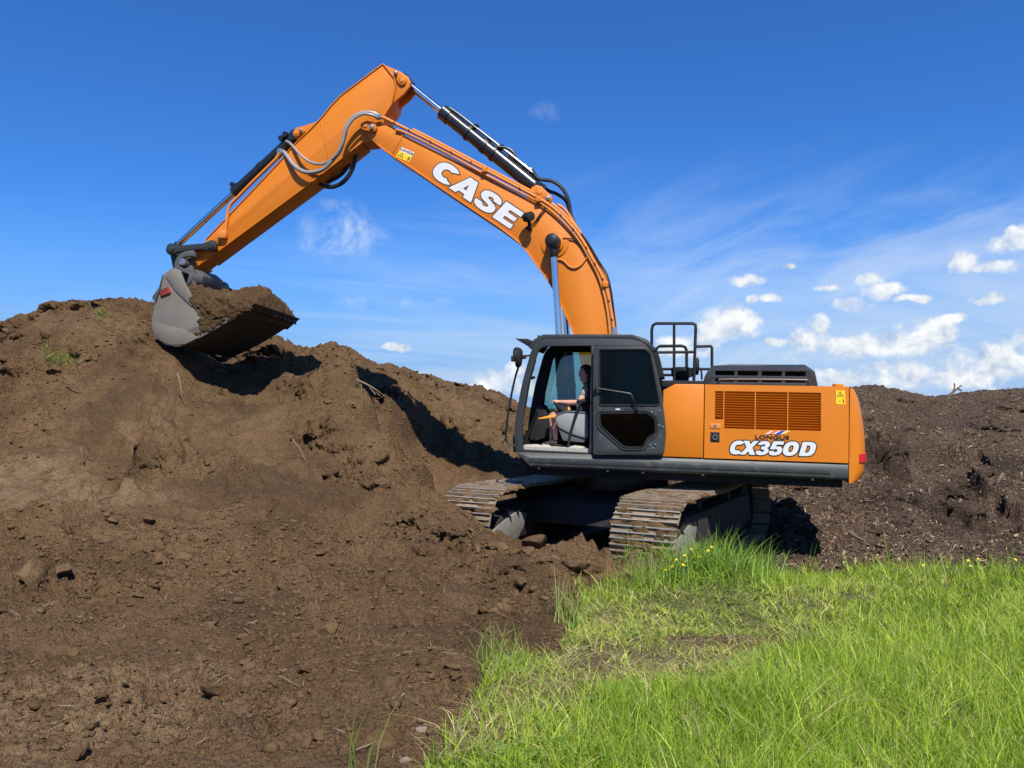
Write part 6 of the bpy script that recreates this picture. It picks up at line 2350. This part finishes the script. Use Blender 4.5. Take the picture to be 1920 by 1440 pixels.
def grass_material():
    m = bpy.data.materials.new('grass_blade')
    m.use_nodes = True
    m.node_tree.nodes.clear()
    N = NT(m.node_tree)
    a = N.node('ShaderNodeAttribute'); a.attribute_name = 'tint'
    d = N.node('ShaderNodeBsdfPrincipled'); N.put(d.inputs['Base Color'], a.outputs['Color'])
    d.inputs['Roughness'].default_value = .55
    d.inputs['Specular IOR Level'].default_value = .35
    t = N.node('ShaderNodeBsdfTranslucent')
    N.put(t.inputs['Color'], N.mix(1.0, a.outputs['Color'], (1.15, 1.1, .55, 1), 'MULTIPLY'))
    mx = N.node('ShaderNodeMixShader'); mx.inputs[0].default_value = .45
    m.node_tree.links.new(d.outputs[0], mx.inputs[1]); m.node_tree.links.new(t.outputs[0], mx.inputs[2])
    out = N.node('ShaderNodeOutputMaterial')
    m.node_tree.links.new(mx.outputs[0], out.inputs['Surface'])
    return m


M['grass'] = grass_material()


def blades(name, x, y, z, h, w, col, lean, rs, seg=3, tip_col=None, parent=None):
    """one mesh of curved, tapering blades"""
    n = len(x)
    a = rs.uniform(0, 6.283, n)                 # facing
    b = rs.uniform(0, 6.283, n)                 # direction of the bend
    ca, sa = np.cos(a), np.sin(a); cb, sb = np.cos(b), np.sin(b)
    k = 2 * seg + 1
    V = np.zeros((n, k, 3)); C = np.ones((n, k, 4))
    for i in range(seg + 1):
        t = i / seg
        out = lean * h * t ** 1.8
        hh = h * t * (1 - .25 * np.minimum(lean, 1.6) * t)
        cx = x + cb * out; cy = y + sb * out; cz = z - .01 + hh
        ww = w * (1 - t ** 1.6) if i < seg else 0
        if i < seg:
            V[:, 2 * i] = np.stack([cx - ca * ww, cy - sa * ww, cz], -1)
            V[:, 2 * i + 1] = np.stack([cx + ca * ww, cy + sa * ww, cz], -1)
            C[:, 2 * i, :3] = col; C[:, 2 * i + 1, :3] = col
        else:
            V[:, 2 * i] = np.stack([cx, cy, cz], -1); C[:, 2 * i, :3] = col
    f = []
    for i in range(seg - 1):
        f += [(2 * i, 2 * i + 1, 2 * i + 3), (2 * i, 2 * i + 3, 2 * i + 2)]
    f.append((2 * seg - 2, 2 * seg - 1, 2 * seg))
    F = np.array(f)[None] + (np.arange(n) * k)[:, None, None]
    o = mesh_np(name, V.reshape(-1, 3), F.reshape(-1, 3), M['grass'], True, parent)
    attr(o, 'tint', C.reshape(-1, 4), 'FLOAT_COLOR')
    return o


def blob(px, py, cx, cy, rx, ry):
    return 1 - sstep(.25, 1.2, ((px - cx) / rx) ** 2 + ((py - cy) / ry) ** 2)


def meadow():
    rs = np.random.RandomState(21)
    n = 245000
    # denser close to the camera: sample by angle and by 1/distance
    ang = rs.uniform(-.30, .78, n)
    u = rs.rand(n)
    r = 1.0 / (1 / 1.6 + u * (1 / 12.5 - 1 / 1.6))
    r = np.where(rs.rand(n) < .45, rs.uniform(3.0, 10.5, n), r)
    x = r * np.sin(ang); y = r * np.cos(ang)
    z0 = base_height(x, y)
    px, py = to_px(np.stack([x, y, z0], -1))
    wob = 26 * fbm(x, y, .35, 3, seed=81)
    ins, bare = meadow_mask(px, py, 1, wob, wob * .5)
    nz = fbm(x, y, .45, 3, seed=83)
    worn = np.clip(bare + .18 * nz, 0, 1)
    keep = ins & (rs.rand(n) > worn * .86) & (undercut(x, y)[0] > .35)
    x, y, px, py, nz, worn, r = [v[keep] for v in (x, y, px, py, nz, worn, r)]
    z, inf = ground_height(x, y)
    n = len(x)
    # how the meadow grows from place to place
    tall = blob(px, py, 1355, 1055, 105, 34)
    edge = np.maximum(blob(px, py, 1750, 1068, 260, 24), .8 * blob(px, py, 1200, 1105, 100, 24))
    left = np.maximum(blob(px, py, 930, 1265, 55, 40), np.maximum(blob(px, py, 1085, 1195, 40, 50), .7 * blob(px, py, 760, 1430, 130, 40)))
    lush = sstep(1180, 1400, py + .14 * (px - 1300)) * sstep(980, 1250, px)
    crop = np.maximum(blob(px, py, 1230, 1215, 260, 100), blob(px, py, 1330, 1150, 260, 50))
    clump = fbm(x, y, .22, 2, seed=87)
    h = .07 + .05 * rs.rand(n) + .07 * np.clip(clump, -.6, 1) + .05 * nz + .055 * lush + .17 * tall * rs.rand(n) ** .6 + .10 * edge * rs.rand(n) + .05 * left * rs.rand(n) - .045 * crop
    h = np.clip(h, .022, .45) * np.clip(rs.lognormal(0, .34, n), .4, 2.0)
    strag = (rs.rand(n) < .012 + .03 * edge + .04 * left + .03 * tall)
    h = np.where(strag, h * rs.uniform(1.5, 2.3, n), h)
    w = np.maximum(.0023, .00042 * r) * np.clip(rs.lognormal(.12, .38, n), .5, 2.6) * (1 + .5 * tall)
    green = np.array([.235, .365, .026]); yellow = np.array([.47, .56, .085]); straw = np.array([.52, .44, .22]); deep = np.array([.11, .215, .030])
    t = np.clip(.34 + .9 * nz + .5 * fbm(x, y, 1.3, 2, seed=89) + rs.normal(0, .22, n) + .35 * crop - .15 * lush, 0, 1)[:, None]
    col = green * (1 - t) + yellow * t
    dk = np.clip(.85 * tall + .3 * edge + rs.normal(0, .18, n) + .25 * (fbm(x, y, 1.1, 2, seed=85)) , 0, 1)[:, None]
    col = col * (1 - dk) + deep * dk
    isst = rs.rand(n) < (.07 + .45 * worn + .22 * crop + .10 * left)
    col[isst] = straw * rs.uniform(.7, 1.15, (isst.sum(), 1))
    col = col * rs.uniform(.55, 1.5, (n, 1))
    lean = rs.uniform(.15, 1.0, n) + .7 * worn * rs.rand(n) + .7 * crop * rs.rand(n) + np.where(isst, rs.uniform(0, 1.6, n), 0)
    lean = np.where(strag, lean * .35, lean)
    o = blades('grass', x, y, z, h, w, col, lean, rs)
    tag(o, 'bright green meadow grass in the foreground', 'grass', kind='stuff')
    return n


NBLADES = meadow()


def weeds():
    """broad-leaved weeds in the meadow, too many to count"""
    rs = np.random.RandomState(33)
    n = 5200
    ang = rs.uniform(-.25, .75, n); r = rs.uniform(3.0, 9.5, n)
    x = r * np.sin(ang); y = r * np.cos(ang)
    z0 = base_height(x, y)
    px, py = to_px(np.stack([x, y, z0], -1))
    ins, bare = meadow_mask(px, py)
    cl = fbm(x, y, .8, 3, seed=111)
    k = ins & (cl > .05) & (bare < .5) & (undercut(x, y)[0] > .4)
    x, y = x[k], y[k]
    z, _ = ground_height(x, y)
    n = len(x)
    L_ = rs.uniform(.025, .06, n); W_ = L_ * rs.uniform(.3, .5, n)
    a = rs.uniform(0, 6.283, n); t = rs.uniform(.1, .9, n); h = rs.uniform(.02, .10, n)
    d = np.stack([np.cos(a) * np.cos(t), np.sin(a) * np.cos(t), np.sin(t)], -1); s = np.stack([-np.sin(a), np.cos(a), 0 * a], -1)
    c = np.stack([x, y, z + h], -1)
    V = np.stack([c, c + d * (L_ * .5)[:, None] + s * W_[:, None], c + d * L_[:, None] - np.array([0, 0, .012]), c + d * (L_ * .5)[:, None] - s * W_[:, None]], 1)
    F = np.array([(0, 1, 2, 3)])[None] + (np.arange(n) * 4)[:, None, None]
    o = mesh_np('weed_leaves', V.reshape(-1, 3), F.reshape(-1, 4), M['grass'], False)
    q = rs.rand(n, 1)
    col = np.array([.09, .18, .03]) * (1 - q) + np.array([.24, .36, .06]) * q
    C = np.ones((n, 4, 4)); C[:, :, :3] = col[:, None]
    attr(o, 'tint', C.reshape(-1, 4), 'FLOAT_COLOR')
    tag(o, 'broad weed leaves scattered through the meadow grass', 'weeds', kind='stuff')


weeds()


def tuft(name, px, py, Y, n, spread, hgt, cols, label, seed, cat='grass tuft', flat=1.0, group=None, lean=(.2, .9)):
    rs = np.random.RandomState(seed)
    c = at(px, py, Y)
    x = c[0] + rs.normal(0, spread, n); y = c[1] + rs.normal(0, spread * flat, n)
    z = zga(x, y)
    h = hgt * rs.uniform(.5, 1.15, n); w = np.full(n, .0032 + .00022 * Y) * rs.uniform(.7, 1.3, n)
    k = rs.rand(n, 1)
    col = (np.array(cols[0]) * (1 - k) + np.array(cols[1]) * k) * 1.25
    zc = float(zg(c[0], c[1]))
    o = blades(name, x - c[0], y - c[1], z - zc, h, w, col, rs.uniform(lean[0], lean[1], n), rs)
    o.location = (c[0], c[1], zc)
    return tag(o, label, cat, group)


G1, G2 = (.06, .13, .02), (.19, .24, .05)
tuft('grass_tuft', 108, 672, 12.6, 190, .17, .26, ((.10, .17, .04), (.30, .30, .10)), 'torn sod of green grass lying on the left flank of the soil heap', 1, flat=.4, lean=(.6, 1.7))
tuft('grass_tuft', 192, 600, 13.6, 60, .06, .18, ((.10, .17, .04), (.24, .26, .07)), 'little green sprig near the crest of the left soil heap', 2, lean=(.3, 1.2))
tuft('grass_tuft', 938, 1262, 5.05, 70, .07, .34, ((.13, .20, .04), (.33, .36, .11)), 'pale upright grass tuft leaning over the soil edge in mid foreground', 3, lean=(.1, .7))
tuft('grass_tuft', 1068, 1178, 6.35, 90, .07, .42, ((.13, .20, .04), (.33, .35, .12)), 'tall thin grass tuft at the soil edge below the tracks', 4, lean=(.05, .6))
tuft('grass_tuft', 662, 1452, 3.45, 7, .04, .42, ((.10, .18, .03), (.20, .27, .06)), 'few tall single blades standing on bare soil at the bottom edge', 5, lean=(.05, .4))
tuft('grass_tuft', 1208, 1090, 7.7, 60, .09, .40, ((.12, .20, .04), (.26, .30, .08)), 'grass tuft in front of the near track shoes', 6, lean=(.1, .7))
tuft('grass_tuft', 1330, 1066, 8.05, 520, .26, .50, ((.10, .20, .026), (.27, .40, .06)), 'dense dark green tuft of tall grass beside the near track', 7, lean=(.15, 1.0))
tuft('grass_tuft', 1415, 1078, 8.5, 240, .17, .42, ((.085, .18, .024), (.22, .33, .05)), 'smaller green tuft right of the tall grass by the track', 8, lean=(.2, 1.1))
#tuft('grass_tuft', 860, 700, 18.3, 40, .2, .12, ((.12, .15, .05), (.30, .27, .13)), 'dry thin grass on the far soil slope left of the cab', 9, flat=.5, lean=(.4, 1.4))


# ------------------------------------------------------------------ flowers
ORD = ['first', 'second', 'third', 'fourth', 'fifth', 'sixth', 'seventh', 'eighth', 'ninth', 'tenth', 'eleventh', 'twelfth']


def flowers():
    stem_m = paint('flower_stem', (.08, .16, .025), .6, scale=8)
    pet_m = paint('yellow_petal', (.78, .56, .012), .5, scale=8)
    spots = [(1258, 1066, 7.75, .27), (1272, 1060, 7.8, .30), (1281, 1073, 7.75, .24), (1266, 1078, 7.7, .22), (1295, 1066, 7.85, .28), (1305, 1058, 7.9, .30), (1323, 1068, 7.9, .25), (1330, 1062, 7.95, .28), (1248, 1074, 7.7, .2),
             (1288, 1053, 7.85, .32), (1318, 1077, 7.85, .2), (1278, 1083, 7.65, .18)]
    far = [(1812, 1052, 9.0, .26), (1835, 1050, 9.0, .30), (1727, 1062, 8.9, .2), (1907, 1050, 8.9, .3), (1818, 1066, 8.7, .2)]
    rs = np.random.RandomState(9)
    for group, lst, lab in (('yellow flowers beside the near track', spots, 'yellow wildflower at the near track, {} from the left in its cluster'),
                            ('yellow flowers on the right meadow edge', far, 'yellow wildflower at the meadow edge before the mulch heap, {} from the left')):
        lst = sorted(lst)
        for k_, (px, py, Y, h) in enumerate(lst):
            c = at(px, py, Y)
            z = zg(c[0], c[1])
            f = bpy.data.objects.new('yellow_flower', None)
            COL.objects.link(f)
            f.location = (c[0], c[1], z)
            tag(f, lab.format(ORD[k_]), 'flower', group)
            hx, hy = rs.normal(0, .02, 2)
            hh = max(.12, c[2] - z) if c[2] - z > .1 else h
            hh = min(max(hh, .14), .42)
            s = MB(); s.tube([(0, 0, -.02), (hx * .4, hy * .4, hh * .5), (hx, hy, hh)], .004, 5)
            s.build('stem', stem_m, f)
            for k in range(3):
                lf = MB()
                a = rs.uniform(0, 6.28); q = hh * (.25 + .2 * k)
                lf.add([(0, 0, q), (.03 * math.cos(a + .3), .03 * math.sin(a + .3), q + .03), (.07 * math.cos(a), .07 * math.sin(a), q + .035), (.03 * math.cos(a - .3), .03 * math.sin(a - .3), q + .03)], [(0, 1, 2), (0, 2, 3)])
                lf.build('leaf', stem_m, f)
            pt = MB()
            tilt = rs.uniform(.3, .9)
            for k in range(5):
                a = k * 2 * math.pi / 5
                R1 = rs.uniform(.014, .024)
                def q(r_, aa, up): return (hx + r_ * math.cos(aa), hy + r_ * math.sin(aa) * math.cos(tilt) - up * math.sin(tilt), hh + r_ * math.sin(aa) * math.sin(tilt) + up * math.cos(tilt))
                pt.add([q(.003, a, 0), q(R1 * .75, a - .5, .008), q(R1, a, .010), q(R1 * .75, a + .5, .008)], [(0, 1, 2, 3)])
            pt.build('petals', pet_m, f)


flowers()


# ------------------------------------------------------------------ sticks, roots, stones
def sticks():
    wood = paint('dead_wood', (.13, .085, .055), .85, scale=12, bump=.5)
    pale = paint('pale_root', (.19, .13, .075), .85, scale=12, bump=.4)
    def stick(pts, Y, r, mat, label, name='twig', cat='twig', side=()):
        P = [Vector(at(a, b, Y + dy)) for a, b, dy in pts]
        o0 = P[0].copy()
        t = MB()
        q = spline([p - o0 for p in P], 4)
        t.tube(q, [max(.3, 1 - .7 * i / (len(q) - 1)) * r for i in range(len(q))], 7)
        ob = t.build(name, mat)
        ob.location = o0
        for s in side:
            S = [Vector(at(a, b, Y + dy)) - o0 for a, b, dy in s]
            k = MB(); k.tube(spline(S, 4), r * .5, 6)
            k.build('side_shoot', mat, ob)
        tag(ob, label, cat)
    stick([(1775, 747, 0), (1786, 736, 0), (1796, 728, 0), (1803, 722, 0)], 20.7, .045, wood, 'bare branch sticking up from the crest of the mulch heap', 'branch', 'branch', [[(1786, 736, 0), (1790, 726, 0), (1789, 719, .05)], [(1794, 729, 0), (1798, 730, 0), (1803, 733, 0)]])
    stick([(332, 700, -.05), (337, 716, -.06), (341, 742, -.06), (344, 762, 0)], 12.1, .022, pale, 'pale bent root hanging on the soil face below the bucket', 'root', 'root')
    stick([(668, 712, -.1), (690, 722, -.15), (708, 733, -.15), (722, 744, -.05)], 13.4, .020, pale, 'pale root sprouting from the spur right of the bucket shadow', 'root', 'root', [[(690, 722, -.15), (704, 740, -.15)], [(676, 716, -.1), (680, 740, -.15)], [(700, 729, -.15), (712, 742, -.12)]])
    stick([(548, 824, 0), (562, 842, 0), (577, 872, 0)], 10.9, .014, pale, 'thin curved root on the middle of the soil slope', 'root', 'root')
    stick([(150, 838, 0), (154, 850, 0), (152, 862, 0)], 10.1, .012, pale, 'thin pale rootlet on the left scooped soil face', 'root', 'root')
    stick([(120, 706, 0), (136, 716, 0), (152, 728, 0)], 11.7, .014, wood, 'brown twig poking out of the upper left soil face', 'twig', 'twig')
    stick([(186, 938, -.03), (205, 931, -.06), (223, 928, -.04)], 8.75, .014, wood, 'dark twig lying along the ledge of the left scoop', 'twig', 'twig')
    stick([(1593, 998, -.05), (1604, 1006, -.08), (1620, 1014, -.05)], 11.6, .045, wood, 'grey stick lying at the foot of the mulch heap', 'stick', 'stick')
    stick([(1741, 915, -.15), (1743, 932, -.2), (1741, 948, -.1)], 14.6, .03, wood, 'short dark stick upright in the face of the mulch heap', 'stick', 'stick')
    stick([(1880, 888, -.15), (1870, 905, -.25), (1858, 925, -.1)], 15.3, .035, wood, 'slanting dark stick on the right of the mulch heap', 'stick', 'stick')
    stick([(1060, 1268, 0), (1046, 1240, -.02), (1036, 1222, -.02), (1022, 1208, 0)], 5.15, .004, pale, 'thin dry stalk leaning over the soil edge', 'stalk', 'stalk')
    stick([(828, 1322, 0), (834, 1318, -.02), (848, 1312, -.02), (858, 1300, 0)], 4.35, .006, pale, 'broken pale straw at the edge of the bare soil', 'straw', 'straw', [[(834, 1318, -.02), (835, 1302, -.02)]])
    st = paint('pale_stone', (.21, .155, .115), .9, scale=14, bump=.5)
    for (px, py, Y, s, lab) in ((789, 1376, 3.92, .026, 'pale pinkish stone on bare soil at the bottom of the meadow edge'), (760, 1436, 3.55, .02, 'small pale stone at the bottom edge among soil lumps'),
                                (246, 1268, 4.75, .05, 'rounded brown stone lying alone on the flat soil at left')):
        c = at(px, py, Y)
        me = clod_shape(int(px), 2)
        o = link('stone', me, st if px > 300 else M['loam'])
        o.location = (c[0], c[1], zg(c[0], c[1]) + s * .3)
        o.scale = (s * 1.3, s, s)
        tag(o, lab, 'stone')
    # big lumps of soil pushed up before the tracks
    for k, (px, py, Y, s, lab) in enumerate(((1118, 1043, 8.75, .14, 'round lump of soil resting before the front of the near track'), (1150, 1075, 8.3, .15, 'broad lump of soil at the grass edge under the near track'), (1088, 1078, 8.6, .17, 'large rough lump of soil between the two tracks'),
                                             (1000, 1020, 9.2, .16, 'crumbling lump of soil in front of the dark gap under the machine'), (730, 1300, 4.5, .06, 'dark lump of soil at the torn edge of the meadow'), (705, 1420, 3.7, .055, 'dark clump of soil and roots at the bottom edge of the picture'),
                                             (60, 1112, 6.75, .12, 'broken dark block of soil at the left edge of the flat'), (345, 1038, 8.0, .11, 'pale rounded lump of soil left of centre'))):
        c = at(px, py, Y)
        o = link('soil_lump', clod_shape(90 + k, 3), M['loam'])
        z = zg(c[0], c[1])
        o.location = (c[0], c[1], z + s * .25)
        o.scale = (s * 1.2, s, s * .95)
        o.rotation_euler = (.2 * k, .1, k * 1.3)
        tag(o, lab, 'soil lump')


sticks()
